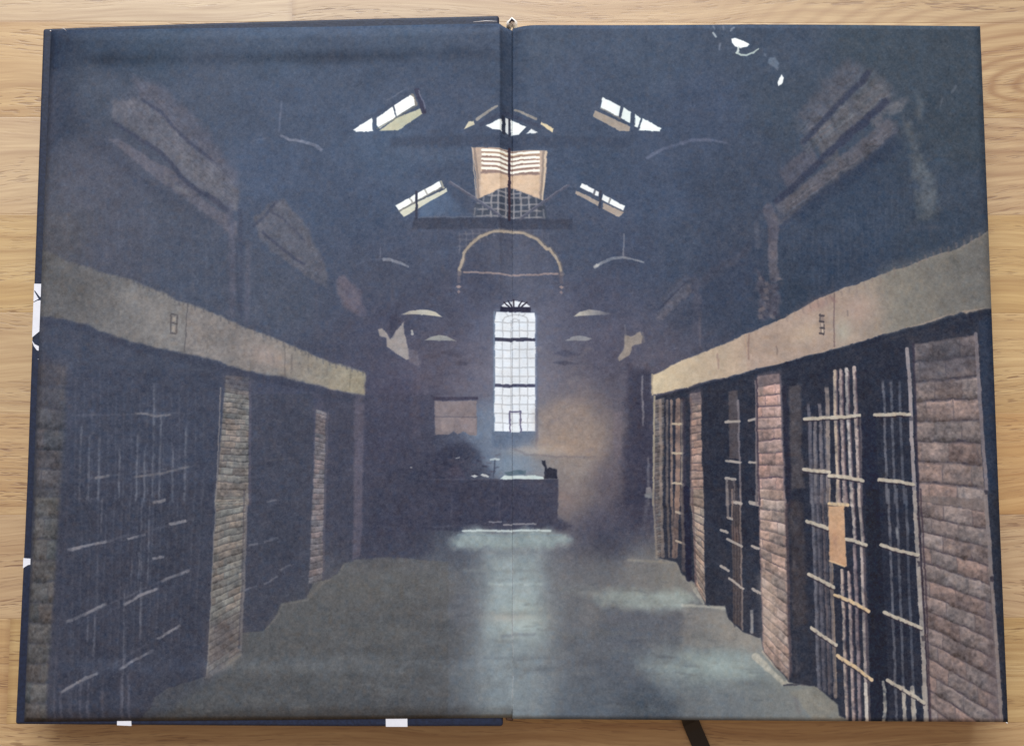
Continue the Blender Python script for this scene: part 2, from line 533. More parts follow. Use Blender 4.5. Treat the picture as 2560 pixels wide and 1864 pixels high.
# ---- underpainting: broad tones spread between colour notes
NOTES = [
    (110, 90, 42, 52, 72), (130, 250, 54, 61, 79), (60, 60, 40, 50, 70), (110, 420, 76, 79, 92), (120, 520, 82, 82, 90), (240, 100, 54, 66, 86), (350, 95, 58, 72, 92), (600, 95, 66, 80, 102), (900, 100, 66, 80, 102), (1080, 95, 64, 76, 98),
    (1200, 95, 66, 78, 98), (1450, 110, 66, 79, 101), (1700, 110, 64, 76, 96), (1950, 100, 62, 73, 86), (2140, 100, 60, 70, 82), (2150, 300, 60, 70, 82),
    (220, 200, 72, 80, 97), (450, 200, 70, 80, 100), (620, 260, 69, 81, 104), (900, 160, 66, 78, 101), (1000, 250, 66, 77, 100), (1250, 180, 66, 78, 101), (1550, 260, 64, 76, 100), (1750, 230, 62, 73, 90),
    (200, 380, 76, 79, 94), (420, 430, 76, 82, 99), (600, 380, 69, 82, 107), (700, 480, 70, 82, 106), (860, 350, 70, 86, 112), (820, 440, 66, 78, 102), (980, 380, 66, 78, 102), (1300, 350, 64, 77, 101), (1450, 450, 64, 76, 100), (1650, 400, 62, 72, 92),
    (1900, 480, 56, 68, 88), (2050, 500, 58, 69, 86), (2140, 440, 58, 68, 84),
    (250, 560, 76, 80, 96), (420, 600, 72, 80, 99), (620, 640, 74, 81, 99), (720, 560, 70, 79, 101), (850, 620, 70, 76, 96), (960, 560, 72, 80, 102), (980, 660, 70, 74, 94),
    (1130, 580, 78, 82, 100), (1060, 640, 66, 70, 90), (1300, 560, 68, 77, 99), (1320, 660, 72, 75, 95), (1400, 560, 65, 74, 97), (1500, 540, 64, 74, 95), (1600, 620, 58, 67, 88), (1840, 600, 54, 65, 85), (1750, 660, 54, 64, 82),
    (200, 820, 68, 74, 92), (300, 950, 66, 74, 92), (250, 1100, 68, 74, 91), (200, 1300, 70, 73, 88), (250, 1480, 68, 70, 82), (420, 1250, 70, 74, 88), (420, 950, 66, 73, 92), (420, 1420, 70, 73, 86),
    (620, 900, 68, 72, 92), (620, 1080, 66, 71, 90), (620, 1250, 68, 72, 88), (760, 950, 72, 73, 92), (760, 1120, 68, 70, 88), (850, 1150, 62, 64, 82),
    (870, 720, 70, 72, 92), (850, 980, 66, 66, 86), (920, 1000, 64, 65, 84), (1010, 760, 84, 82, 100), (960, 830, 80, 78, 96), (1050, 830, 92, 88, 104), (1040, 700, 76, 78, 98), (900, 880, 74, 72, 92),
    (1230, 740, 84, 84, 102), (1230, 830, 100, 94, 106), (1250, 920, 138, 122, 120), (1330, 960, 118, 106, 106), (1290, 980, 146, 128, 120), (1400, 860, 88, 84, 98), (1400, 1000, 80, 76, 92), (1340, 780, 84, 82, 100), (1430, 900, 66, 66, 84),
    (1130, 975, 118, 134, 156), (1080, 950, 108, 124, 148), (1060, 1010, 90, 104, 128), (1000, 1000, 66, 70, 90), (1200, 1020, 132, 134, 142),
    (1000, 1100, 62, 63, 81), (1130, 1100, 64, 65, 84), (900, 1100, 60, 62, 80), (1280, 1080, 124, 112, 112), (1270, 1030, 150, 138, 134), (1340, 1060, 92, 84, 94), (1400, 1130, 62, 61, 78), (1330, 1160, 74, 72, 88),
    (820, 1230, 64, 66, 84), (900, 1200, 64, 67, 84), (1000, 1210, 80, 86, 100), (1350, 1200, 66, 68, 84),
    (750, 1300, 100, 100, 98), (680, 1360, 94, 95, 94), (850, 1290, 98, 98, 98), (980, 1280, 104, 106, 110), (1030, 1330, 96, 98, 106), (860, 1400, 86, 87, 87), (980, 1420, 90, 92, 96), (600, 1440, 88, 90, 92),
    (700, 1500, 84, 86, 88), (520, 1560, 82, 84, 86), (800, 1570, 80, 82, 86), (1000, 1560, 86, 90, 96), (1060, 1540, 100, 108, 116), (400, 1580, 80, 82, 86),
    (1130, 1300, 140, 152, 160), (1140, 1380, 148, 158, 162), (1140, 1460, 122, 130, 138), (1130, 1540, 116, 126, 134), (1230, 1350, 106, 108, 114),
    (1330, 1260, 108, 108, 112), (1400, 1260, 116, 114, 114), (1480, 1280, 126, 122, 118), (1300, 1320, 112, 112, 116), (1280, 1420, 96, 100, 108), (1380, 1380, 92, 96, 106), (1500, 1380, 96, 98, 104),
    (1380, 1480, 88, 94, 104), (1300, 1560, 88, 96, 106), (1420, 1560, 76, 84, 94), (1550, 1440, 104, 112, 118), (1620, 1470, 136, 146, 152), (1600, 1550, 98, 106, 114), (1720, 1560, 116, 120, 120), (1750, 1510, 124, 126, 124), (1620, 1390, 132, 128, 124),
    (1480, 1000, 52, 52, 70), (1600, 1050, 48, 52, 70), (1780, 900, 48, 54, 74), (1780, 1200, 46, 50, 66), (2000, 800, 46, 54, 74), (1950, 1300, 44, 48, 62), (2160, 900, 52, 60, 76), (2200, 1400, 52, 58, 70),
]
nt_ = np.array(NOTES, float)
for pg in PAGES:
    st = 10
    gx = pg.X[::st, ::st]; gy = pg.Y[::st, ::st]
    d2 = (gx[..., None] - nt_[:, 0] * K) ** 2 + (gy[..., None] - nt_[:, 1] * K) ** 2
    wgt = 1.0 / (d2 + 45.0 ** 2) ** 2
    low = (wgt[..., None] * nt_[:, 2:]).sum(2) / wgt.sum(2)[..., None]
    for ch in range(3):
        pg.c[..., ch] = upsample(low[..., ch], pg.h, pg.w)
    pg.c *= (1 + 0.035 * pg.n_big + 0.03 * pg.n_mid)[..., None]

DARK = (66, 72, 92)
# ---- upper left: sloping bands of brickwork under the roof
def Q(*v):
    return [(100 + v[i] / 1.288, 60 + v[i + 1] / 1.288) for i in range(0, len(v), 2)]


poly(Q(300, 170, 400, 200, 500, 300, 640, 480, 640, 560, 560, 450, 470, 380, 390, 285, 320, 240), (88, 88, 103), 26, 0.7, 7, 0.12)
poly(Q(228, 250, 330, 240, 400, 290, 480, 390, 570, 460, 650, 545, 640, 600, 560, 560, 480, 515, 400, 420, 300, 345, 232, 300), (97, 97, 108), 14, 0.8, 6, 0.14)
poly(Q(225, 370, 260, 372, 350, 430, 440, 480, 540, 570, 640, 640, 640, 690, 560, 630, 470, 560, 380, 500, 290, 430), (95, 93, 106), 8, 0.8, 6, 0.16)
stroke(Q(390, 485, 450, 530, 500, 560), 9, (108, 108, 114), 9, 0.55, 5, 0.14, 0.2, 0.3)
stroke(Q(430, 400, 520, 480, 600, 540), 22, (104, 103, 110), 18, 0.45, 6, 0.14, 0.2, 0.3)
stroke(Q(60, 480, 110, 560, 180, 590), 30, (84, 85, 99), 30, 0.5, 10, 0.08, 0.2)
stroke(Q(610, 590, 625, 700, 622, 940), 14, (86, 87, 103), 10, 0.7, 4, 0.14, 0.06, 0.2)
stroke(Q(672, 690, 672, 800, 668, 940), 12, (88, 89, 105), 9, 0.65, 4, 0.14, 0.06, 0.2)
stroke(Q(648, 600, 650, 940), 10, (66, 71, 91), 8, 0.6, 3)
poly(Q(690, 625, 740, 585, 790, 565, 850, 640, 900, 730, 930, 800, 925, 850, 860, 812, 770, 742, 705, 690), (93, 94, 106), 12, 0.8, 6, 0.14)
stroke(Q(715, 665, 790, 730, 860, 780), 7, (66, 70, 90), 6, 0.85, 3, 0, 0.05)
stroke(Q(745, 600, 800, 645, 860, 700), 5, (68, 72, 92), 6, 0.7, 3, 0, 0.05)
stroke(Q(690, 650, 730, 615, 765, 575), 7, (66, 72, 93), 6, 0.7, 3)
poly(Q(955, 830, 985, 820, 1015, 850, 1015, 890, 1000, 910, 960, 870), (98, 93, 106), 8, 0.7, 5, 0.14)
poly(Fp(752, 612, 800, 640, 812, 700, 770, 680), (88, 84, 100), 14, 0.8, 6, 0.1)
poly(Fp(752, 650, 790, 672, 806, 704, 762, 680), (100, 92, 104), 10, 0.6, 6, 0.1)
stroke(Fp(512, 430, 516, 560, 514, 720), 14, (84, 86, 104), 12, 0.6, 3, 0.1, 0.1)
stroke(Fp(548, 600, 548, 720), 10, (84, 86, 104), 9, 0.6, 3, 0.1, 0.1)
stroke(Fp(118, 170, 116, 300), 30, (76, 80, 96), 30, 0.4, 8)
bricks([*T(1, 940, 500, 1600, 1230, 1500, 1330, 720, 640)], 9, (97, 96, 108), (78, 81, 97), 14.0, 31, 0.22, 0.12, 0.10, 30, 0.1, 6)
stroke(Q(320, 238, 392, 282, 470, 372, 520, 410, 570, 450), 8, (64, 68, 88), 7, 0.85, 4, 0, 0.06)
stroke(Q(228, 310, 330, 375, 400, 420, 480, 520, 560, 562, 620, 610), (8, 12), (64, 68, 88), 7, 0.9, 4, 0, 0.05)
stroke(T(1, 560, 860, 900, 1160, 1200, 1330, 1420, 1470), (40, 20), (62, 68, 86), 30, 0.5, 8, 0.05, 0.12)
for i in range(13):
    x = 150 + i * 28
    stroke(Fp(x, 350 + i * 13, x + 1, 560 + i * 14), 3.2, (88, 92, 108), 5, 0.36, 2, 0.1, 0.12, 0.6)
for i in range(5):
    x = 566 + i * 24
    stroke(Fp(x, 600 + i * 18, x + 1, 720 + i * 11), 3, (88, 92, 108), 5, 0.34, 2, 0.1, 0.12, 0.6)
stroke(Fp(540, 460, 525, 540, 530, 700), 5, (62, 68, 86), 8, 0.6, 3, 0, 0.1)
stroke(Fp(470, 640, 512, 560, 516, 450), 5, (88, 90, 106), 8, 0.4, 4, 0.1, 0.1, 0.4)
stroke(Fp(720, 560, 700, 640, 704, 740), 9, (82, 82, 98), 12, 0.5, 4, 0.1, 0.1, 0.4)
# lamp bracket on the left
stroke(T(1, 1830, 640, 1815, 720, 1808, 870), 5, (104, 112, 136), 5, 0.6, 3, 0, 0.1, 0.5)
stroke(T(1, 1808, 872, 1870, 902, 1950, 915, 2030, 940, 2092, 978), (6, 9), (122, 128, 150), 4, 0.85, 2, 0.1, 0.06, 0.3)
stroke(T(1, 1640, 910, 1720, 895), 4, (96, 104, 126), 5, 0.5, 2)
# ---- upper right: sloping brickwork, pipes
stroke(T(3, 770, 830, 960, 640, 1160, 420), (64, 70), (82, 84, 96), 30, 0.8, 10, 0.1, 0.1)
stroke(T(3, 850, 960, 1060, 790, 1330, 540), (58, 64), (91, 90, 97), 16, 0.85, 9, 0.12, 0.08)
stroke(T(3, 770, 950, 900, 800, 1060, 640, 1230, 455), 14, (58, 64, 84), 9, 0.9, 4, 0, 0.06)
stroke(T(3, 590, 1330, 860, 1080, 1100, 860, 1350, 640), (14, 22), (57, 62, 82), 10, 0.9, 5, 0, 0.05)
stroke(T(3, 600, 1380, 850, 1200, 1090, 1030, 1400, 790), (30, 44), (90, 88, 97), 12, 0.85, 6, 0.16, 0.06)
stroke(T(3, 640, 1180, 760, 1080, 880, 990), (44, 52), (82, 82, 96), 16, 0.8, 8, 0.12, 0.1)
stroke(T(3, 1250, 800, 1330, 700, 1430, 660), 24, (92, 92, 100), 14, 0.5, 8, 0.2)
stroke(T(3, 560, 1370, 590, 1470, 585, 1660), (30, 24), (88, 85, 98), 8, 0.8, 4, 0.14)
stroke(T(3, 585, 1400, 640, 1440, 760, 1360), 14, (92, 90, 98), 10, 0.5, 4, 0.14)
stroke(T(3, 630, 1470, 900, 1260, 1180, 1060, 1400, 850), 10, (54, 62, 84), 10, 0.6, 4)
stroke(T(3, 1460, 780, 1510, 920, 1550, 1080, 1600, 1260, 1620, 1420), (22, 46), (80, 86, 94), 22, 0.75, 12, 0.16, 0.06, 0.3)
stroke(T(3, 1510, 540, 1540, 680, 1560, 800), 18, (72, 82, 94), 16, 0.6, 6, 0.1, 0.2, 0.4)
stroke(T(3, 1500, 1020, 1570, 1110, 1640, 1180), 24, (84, 92, 100), 14, 0.5, 10, 0.2, 0.2, 0.5)
stroke(T(3, 1490, 1480, 1640, 1470), 14, (70, 76, 92), 14, 0.5, 5)
stroke(T(3, 480, 1430, 500, 1620), 12, (84, 86, 100), 10, 0.6, 4, 0.1, 0.1)
for i in range(12):
    x = 220 + i * 26
    stroke(T(3, x, 1660 - i * 6, x + 60, 1560 - i * 14, x + 120, 1430 - i * 10), 6, (78, 82, 96), 8, 0.4, 8, 0, 0.3, 0.5)
stroke(T(3, 1750, 600, 1780, 560), 6, (104, 112, 126), 7, 0.5, 2)
stroke(T(3, 1680, 690, 1690, 640), 4, (96, 104, 118), 5, 0.4, 2)
stroke(T(2, 1965, 1032, 2010, 1000, 2080, 965, 2219, 925), 7, (98, 106, 132), 5, 0.75, 2, 0, 0.04, 0.4)
stroke(T(3, -20, 940, 60, 915, 160, 910, 260, 925, 315, 945), (9, 5), (94, 100, 124), 6, 0.75, 2, 0, 0.08, 0.4)
bricks([*T(3, 1250, 440, 1400, 600, 800, 1010, 770, 930)], 5, (92, 91, 97), (70, 74, 88), 9.0, 34, 0.5, 0.12, 0.14, 22, 0.1, 6)
bricks([*T(3, 1130, 400, 1230, 470, 790, 900, 720, 850)], 4, (84, 86, 97), (66, 72, 88), 8.0, 35, 0.45, 0.12, 0.14, 26, 0.1, 6)
bricks([*T(3, 1400, 780, 1420, 860, 640, 1440, 600, 1360)], 3, (92, 90, 98), (66, 70, 84), 11.0, 36, 0.5, 0.14, 0.14, 16, 0.1, 5)
stroke(T(3, 700, 1440, 900, 1300, 1180, 1090, 1440, 880), (26, 40), (48, 57, 77), 24, 0.55, 6, 0, 0.1)
for i in range(22):
    x = 720 + i * 40
    stroke(T(3, x, 1500 - i * 18, x + 4, 1700 - i * 10), 3.2, (76, 84, 102), 5, 0.34, 2, 0.1, 0.12, 0.55)
stroke(T(3, 770, 950, 900, 800, 1060, 640, 1230, 455), 13, (56, 62, 82), 8, 0.9, 4, 0, 0.05)
stroke(T(3, 590, 1335, 860, 1080, 1100, 860, 1360, 630), (12, 20), (55, 60, 80), 8, 0.9, 5, 0, 0.04)
poly(T(3, 1330, 700, 1400, 660, 1440, 680, 1420, 730, 1350, 760), (94, 94, 100), 8, 0.7, 6, 0.16)
poly(T(3, 1240, 790, 1300, 740, 1310, 790, 1260, 830), (94, 92, 100), 7, 0.6, 6, 0.16)
poly(T(3, 910, 1040, 1010, 980, 1030, 1030, 950, 1080), (90, 90, 98), 7, 0.6, 6, 0.16)
for P in (T(3, 1450, 780, 1490, 780, 1510, 900, 1470, 930), T(3, 1510, 620, 1560, 620, 1560, 780, 1530, 760), T(3, 1470, 1010, 1560, 1000, 1600, 1130, 1500, 1180), T(3, 1500, 1240, 1640, 1230, 1630, 1420, 1530, 1420)):
    poly(P, (84, 90, 97), 14, 0.55, 8, 0.2)
# broken pane of light at the top right
poly(T(3, 322, 262, 345, 255, 385, 268, 440, 298, 425, 315, 385, 322, 345, 312, 326, 288), (240, 244, 248), 2.5, 1, 1)
stroke(T(3, 368, 318, 366, 340, 360, 352), 6, (205, 214, 216), 3, 0.9, 1)
stroke(T(3, 358, 352, 385, 368, 420, 370, 460, 352, 497, 328), (5, 3), (182, 196, 196), 2.5, 0.9, 1)
stroke(T(3, 205, 225, 222, 248), 5, (176, 186, 196), 3, 0.85, 1)
stroke(T(3, 205, 180, 212, 200), 3, (120, 132, 148), 3, 0.6, 1)
stroke(T(3, 250, 292, 248, 330), 4, (120, 130, 150), 5, 0.7, 2)
stroke(T(3, 318, 212, 340, 190), 4, (132, 142, 158), 3, 0.7, 1)
stroke(T(3, 270, 185, 272, 205), 4, (104, 116, 136), 4, 0.6, 1)
poly(T(3, 570, 385, 610, 380, 632, 420, 622, 468, 590, 440, 560, 420), (104, 118, 138), 5, 0.7, 3, 0.1)
poly(T(3, 530, 355, 550, 360, 545, 378, 530, 375), (98, 110, 130), 4, 0.6, 2)
poly(T(3, 645, 492, 660, 510, 652, 545, 625, 566, 620, 545, 632, 510), (232, 236, 240), 2.5, 1, 1)
stroke(T(3, 60, 670, 75, 720, 85, 690), 4, (84, 94, 116), 5, 0.5, 2)
stroke(T(3, 45, 650, 40, 1000), 8, (68, 78, 100), 8, 0.4, 2)
# ---- roof beams, skylights
poly(T(2, 330, 900, 850, 885, 1400, 885, 1850, 900, 1850, 958, 330, 962), (58, 66, 86), 12, 0.55, 3)
poly(T(2, 250, 962, 850, 966, 860, 1040, 700, 1085, 480, 1070, 330, 1010), (76, 90, 114), 26, 0.55, 8, 0.08)
stroke(T(2, 40, 860, 560, 560), 10, (58, 66, 88), 14, 0.4, 3)
poly(T(2, 260, 852, 365, 776, 530, 712, 548, 742, 380, 852), (190, 189, 172), 2.5, 1, 1, 0.05, (T(2, 260, 852)[0], T(2, 540, 720)[0], (178, 178, 160)))
stroke(T(2, 500, 600, 530, 680, 546, 738), 12, (58, 58, 80), 3, 1, 1)
stroke(T(2, 512, 602, 540, 672, 552, 715), 3, (110, 116, 140), 2.5, 0.8, 1)
stroke(T(2, 310, 655, 425, 593), 3, (96, 104, 124), 3, 0.7, 1)
stroke(T(2, 474, 628, 498, 690), 7, (132, 126, 122), 2.5, 0.9, 1)
poly(T(2, 90, 843, 212, 770, 216, 853, 106, 856), (238, 243, 248), 2.5, 1, 1)
poly(T(2, 242, 770, 342, 702, 364, 768, 262, 838, 243, 815), (242, 246, 250), 2.5, 1, 1)
poly(T(2, 352, 694, 462, 628, 480, 642, 490, 690, 372, 764), (244, 247, 250), 2.5, 1, 1)
stroke(T(2, 245, 838, 370, 770, 495, 694), 4, (120, 122, 118), 2, 0.7, 1)
poly(T(2, 945, 826, 1045, 778, 1042, 858, 985, 852), (236, 240, 244), 2.5, 1, 1)
poly(T(2, 1066, 765, 1086, 768, 1086, 866, 1066, 860), (226, 230, 236), 2.5, 1, 1)
poly(T(2, 1100, 766, 1200, 825, 1152, 872, 1100, 868), (238, 242, 246), 2.5, 1, 1)
poly(T(2, 1200, 866, 1236, 840, 1275, 864, 1250, 868), (220, 224, 230), 2.5, 1, 1)
stroke(T(2, 885, 788, 940, 750, 1012, 706), (8, 5), (146, 142, 140), 2.5, 0.95, 1, 0.1)
poly(T(2, 803, 852, 832, 802, 862, 798, 870, 820), (196, 190, 172), 2.5, 1, 1, 0.08)
stroke(T(2, 1128, 706, 1190, 738, 1264, 780), (5, 7), (142, 136, 132), 2.5, 0.95, 1, 0.1)
poly(T(2, 1296, 796, 1380, 838, 1368, 864, 1292, 808), (206, 192, 164), 2.5, 1, 1, 0.08)
stroke(T(2, 905, 822, 1085, 730, 1290, 830), 9, (60, 66, 88), 4, 0.7, 2)
poly(T(2, 1640, 720, 1865, 825, 1860, 855, 1800, 856, 1628, 762), (156, 146, 140), 2.5, 1, 1, 0.06)
poly(T(2, 1692, 635, 1802, 694, 1790, 762, 1674, 706), (232, 240, 246), 2.5, 1, 1, 0.02)
poly(T(2, 1822, 700, 1868, 736, 1864, 806, 1806, 770), (226, 236, 240), 2.5, 1, 1, 0.02)
poly(T(2, 1896, 744, 1934, 770, 1914, 832, 1894, 824), (222, 232, 236), 2.5, 1, 1)
poly(T(2, 1946, 772, 2066, 836, 2056, 856, 1924, 850), (228, 236, 240), 2.5, 1, 1)
stroke(T(2, 1676, 706, 1800, 772), 4, (124, 122, 122), 2, 0.8, 1)
# ---- ventilator with louvres
poly(T(2, 850, 966, 1335, 980, 1328, 1130, 1305, 1308, 1092, 1208, 885, 1300, 878, 1130), (176, 158, 148), 3, 1, 1, 0.08)
poly(T(2, 912, 1110, 1285, 1120, 1285, 1290, 1092, 1200, 905, 1290), (204, 180, 160), 6, 1, 1, 0.07)
stroke(T(2, 868, 972, 888, 1130, 896, 1290), 5, (136, 122, 118), 3, 0.9, 1)
stroke(T(2, 856, 972, 880, 1290), 3, (196, 180, 168), 2.5, 0.7, 1)
stroke(T(2, 1312, 985, 1306, 1130, 1294, 1295), 6, (140, 126, 120), 3, 0.9, 1)
stroke(T(2, 1326, 985, 1318, 1130, 1303, 1300), 4, (200, 184, 168), 2.5, 0.8, 1)
poly(T(2, 914, 972, 1085, 980, 1285, 982, 1278, 1132, 1085, 1122, 918, 1124), (146, 118, 110), 3, 1, 1, 0.05)
for yl, yr in ((988, 994), (1016, 1025), (1046, 1052), (1074, 1080), (1104, 1112)):
    stroke(T(2, 920, yl - 4, 1000, yl, 1080, yl + 10), 6.5, (240, 238, 230), 2.5, 1, 0.7)
    stroke(T(2, 1102, yr + 2, 1190, yr, 1280, yr - 4), 6.5, (240, 238, 232), 2.5, 1, 0.7)
stroke(T(2, 920, 1002, 1280, 1006), 2.5, (196, 170, 140), 2.5, 0.6, 0.7)
stroke(T(2, 914, 1128, 1085, 1126, 1280, 1134), 5, (120, 98, 98), 4, 0.7, 1)
# lattice gable
poly(T(2, 1092, 1210, 1305, 1305, 1340, 1416, 845, 1412, 885, 1302), (66, 73, 88), 5, 0.9, 2, 0.08)
for i, x in enumerate((872, 925, 978, 1020, 1070, 1120, 1165, 1215, 1262, 1308)):
    top = 1215 + abs(x - 1092) * 0.42
    if x in (872, 1308):
        top = 1360
    a_ = 0.85 if 960 < x < 1240 else 0.5
    stroke(T(2, x, top, x + (x - 1092) * 0.04, 1412), 4.5, (142, 140, 148), 3, a_, 1.5, 0.1)
for j, y in enumerate((1250, 1278, 1325, 1365, 1408)):
    hw = (y - 1212) / 0.42 if y < 1310 else (230 if y < 1400 else 240)
    stroke(T(2, 1092 - hw * 0.95, y - 3, 1092 + hw * 0.95, y + 3), 4.5, (142, 140, 148), 3, 0.7, 1.5, 0.1, 0.06)
stroke(T(2, 800, 1490, 1350, 1490), 4, (98, 102, 120), 4, 0.5, 1.5, 0, 0.2)
for i, x in enumerate(range(770, 1000, 44)):
    stroke(T(2, x, 1492, x + 4, 1650 - i * 22), 4, (112, 112, 126), 4, 0.55, 2, 0, 0.1, 0.4)
for i, y in enumerate((1520, 1558, 1600)):
    stroke(T(2, 750, y, 960 - i * 40, y), 4, (108, 110, 124), 4, 0.5, 2, 0, 0.1, 0.4)
for x in (1225, 1265, 1300, 1340):
    stroke(T(2, x, 1495, x, 1550 + (x - 1225) * 0.3), 3, (98, 100, 116), 4, 0.4, 2, 0, 0.1, 0.4)
# lower pair of skylights, braces, tie beam
poly(T(2, 520, 1330, 690, 1252, 760, 1320, 860, 1405, 512, 1412), (84, 108, 142), 14, 0.8, 3, 0.05, (T(2, 560, 1350)[0], T(2, 850, 1400)[0], (70, 82, 106)))
poly(T(2, 480, 1412, 1500, 1418, 1500, 1488, 470, 1490), (61, 66, 84), 6, 0.9, 2)
stroke(T(2, 490, 1412, 900, 1410), 3, (106, 114, 134), 3, 0.5, 1)
stroke(T(2, 712, 1190, 880, 1300, 1040, 1412), 7, (84, 86, 104), 3, 0.9, 1, 0.1)
stroke(T(2, 718, 1186, 886, 1296, 1046, 1408), 2.5, (128, 128, 144), 2.5, 0.6, 1)
stroke(T(2, 1470, 1200, 1330, 1296, 1165, 1416), 7, (82, 84, 102), 3, 0.9, 1, 0.1)
stroke(T(2, 1460, 1200, 1320, 1296, 1160, 1410), 2.5, (118, 118, 134), 2.5, 0.6, 1)
poly(T(2, 388, 1370, 690, 1226, 696, 1248, 412, 1410), (202, 202, 190), 2.5, 1, 1, 0.05)
poly(T(2, 362, 1334, 645, 1180, 660, 1218, 386, 1368), (240, 244, 246), 2.5, 1, 1)
stroke(T(2, 386, 1370, 660, 1220), 4, (120, 118, 116), 2, 0.8, 1)
stroke(T(2, 455, 1290, 472, 1320), 4, (150, 148, 150), 2, 0.8)
stroke(T(2, 552, 1236, 566, 1262), 4, (150, 148, 150), 2, 0.8)
stroke(T(2, 655, 1184, 670, 1222), 5, (170, 168, 158), 2, 0.8)
stroke(T(2, 498, 1250, 496, 1414), 6, (56, 58, 76), 2.5, 1, 0.7)
poly(T(2, 1520, 1236, 1664, 1310, 1656, 1336, 1514, 1256), (158, 146, 140), 2.5, 1, 1, 0.06)
poly(T(2, 1692, 1312, 1826, 1376, 1790, 1406, 1688, 1352), (158, 146, 140), 2.5, 1, 1, 0.06)
poly(T(2, 1556, 1190, 1666, 1245, 1660, 1276, 1544, 1216), (232, 236, 242), 2.5, 1, 1)
poly(T(2, 1692, 1262, 1832, 1336, 1820, 1366, 1682, 1294), (228, 232, 236), 2.5, 1, 1)
stroke(T(2, 1640, 1236, 1632, 1262), 5, (80, 82, 96), 2, 0.8)
stroke(T(2, 1736, 1290, 1728, 1318), 4, (110, 110, 118), 2, 0.8)
stroke(T(2, 1676, 1240, 1668, 1345), 6, (58, 62, 80), 2.5, 1, 0.7)
# fixed rod down the middle
stroke(T(2, 1092, 960, 1092, 1420), 6.5, (64, 50, 60), 2.5, 1, 0.5)
stroke(T(2, 1052, 765, 1056, 866), 8, (52, 56, 72), 2.5, 1, 0.5)
stroke(T(2, 1092, 765, 1092, 875), 5, (58, 60, 76), 2.5, 1, 0.5)
# ---- arch with pendants
AR = T(5, 772, 178, 776, 140, 800, 70) + T(2, 806, 1640, 850, 1580, 905, 1538, 985, 1504, 1090, 1496, 1185, 1506, 1270, 1548, 1335, 1610) + T(5, 1352, 10, 1392, 66, 1418, 120, 1428, 175)
stroke(AR, 10.5, (96, 92, 98), 3, 0.9, 1.5, 0.05)
stroke([(x - 1, y + 1) for x, y in AR], 6.5, (158, 146, 136), 3, 1, 1, 0.08)
stroke(T(5, 800, 166, 1000, 174, 1130, 182, 1240, 180, 1400, 172), 5, (140, 124, 126), 2.5, 0.95, 1, 0.08)
for x in (768, 1424):
    stroke(T(5, x, 170, x, 225), 9, (98, 92, 104), 4, 0.8, 1.5)
    poly(T(5, x - 16, 255, x, 248, x + 16, 258, x + 2, 270), (150, 132, 134), 3, 0.9, 1)
    poly(T(5, x - 12, 290, x, 278, x + 10, 292, x, 304), (134, 118, 124), 3, 0.9, 1)
# ---- pendant lamps
stroke(T(5, 266, 0, 264, 62), 2.5, (104, 108, 126), 2.5, 0.6, 0.5)
stroke(T(5, 90, 118, 150, 92, 220, 78, 290, 78), 5, (82, 90, 112), 4, 0.6, 1)
stroke(T(5, 288, 80, 340, 86, 400, 104, 442, 128), (9, 5), (130, 134, 150), 3, 0.9, 1, 0.08, 0, 0.2)
stroke(T(2, 1826, 1515, 1824, 1660), 3.5, (122, 124, 138), 3, 0.7, 0.5)
stroke(T(5, 1822, 0, 1820, 62), 3, (110, 114, 130), 2.5, 0.7, 0.5)
stroke(T(5, 1640, 126, 1690, 96, 1750, 74, 1810, 66, 1880, 76, 1950, 98), (9, 4), (136, 140, 152), 3, 0.9, 1, 0.08, 0, 0.25)
poly(T(5, 1632, 130, 1650, 106, 1672, 108, 1660, 126), (176, 176, 178), 2.5, 0.9, 1)
poly(T(5, 400, 436, 450, 412, 520, 404, 570, 405, 620, 420, 662, 452, 610, 444, 540, 436, 470, 434), (148, 146, 146), 3, 1, 1, 0.08, (T(5, 410, 430)[0], T(5, 610, 420)[0], (186, 182, 172)))
poly(T(5, 1503, 448, 1540, 418, 1600, 402, 1650, 406, 1700, 418, 1760, 436, 1690, 436, 1600, 440, 1540, 444), (178, 174, 168), 3, 1, 1, 0.08, (T(5, 1530, 440)[0], T(5, 1740, 430)[0], (92, 92, 108)))
poly(T(5, 548, 602, 590, 578, 640, 566, 690, 574, 752, 606, 690, 602, 620, 600), (150, 152, 154), 3, 1, 1, 0.08)
poly(T(5, 1448, 602, 1490, 576, 1540, 568, 1590, 578, 1622, 592, 1580, 604, 1500, 602), (132, 132, 140), 3, 1, 1, 0.08)
for P in (T(5, 640, 682, 730, 660, 830, 690, 760, 710), T(5, 700, 744, 780, 728, 860, 748, 780, 766), T(5, 1375, 690, 1450, 660, 1550, 690, 1460, 708), T(5, 1360, 745, 1440, 730, 1530, 748, 1440, 762)):
    poly(P, (62, 62, 80), 8, 0.75, 3)
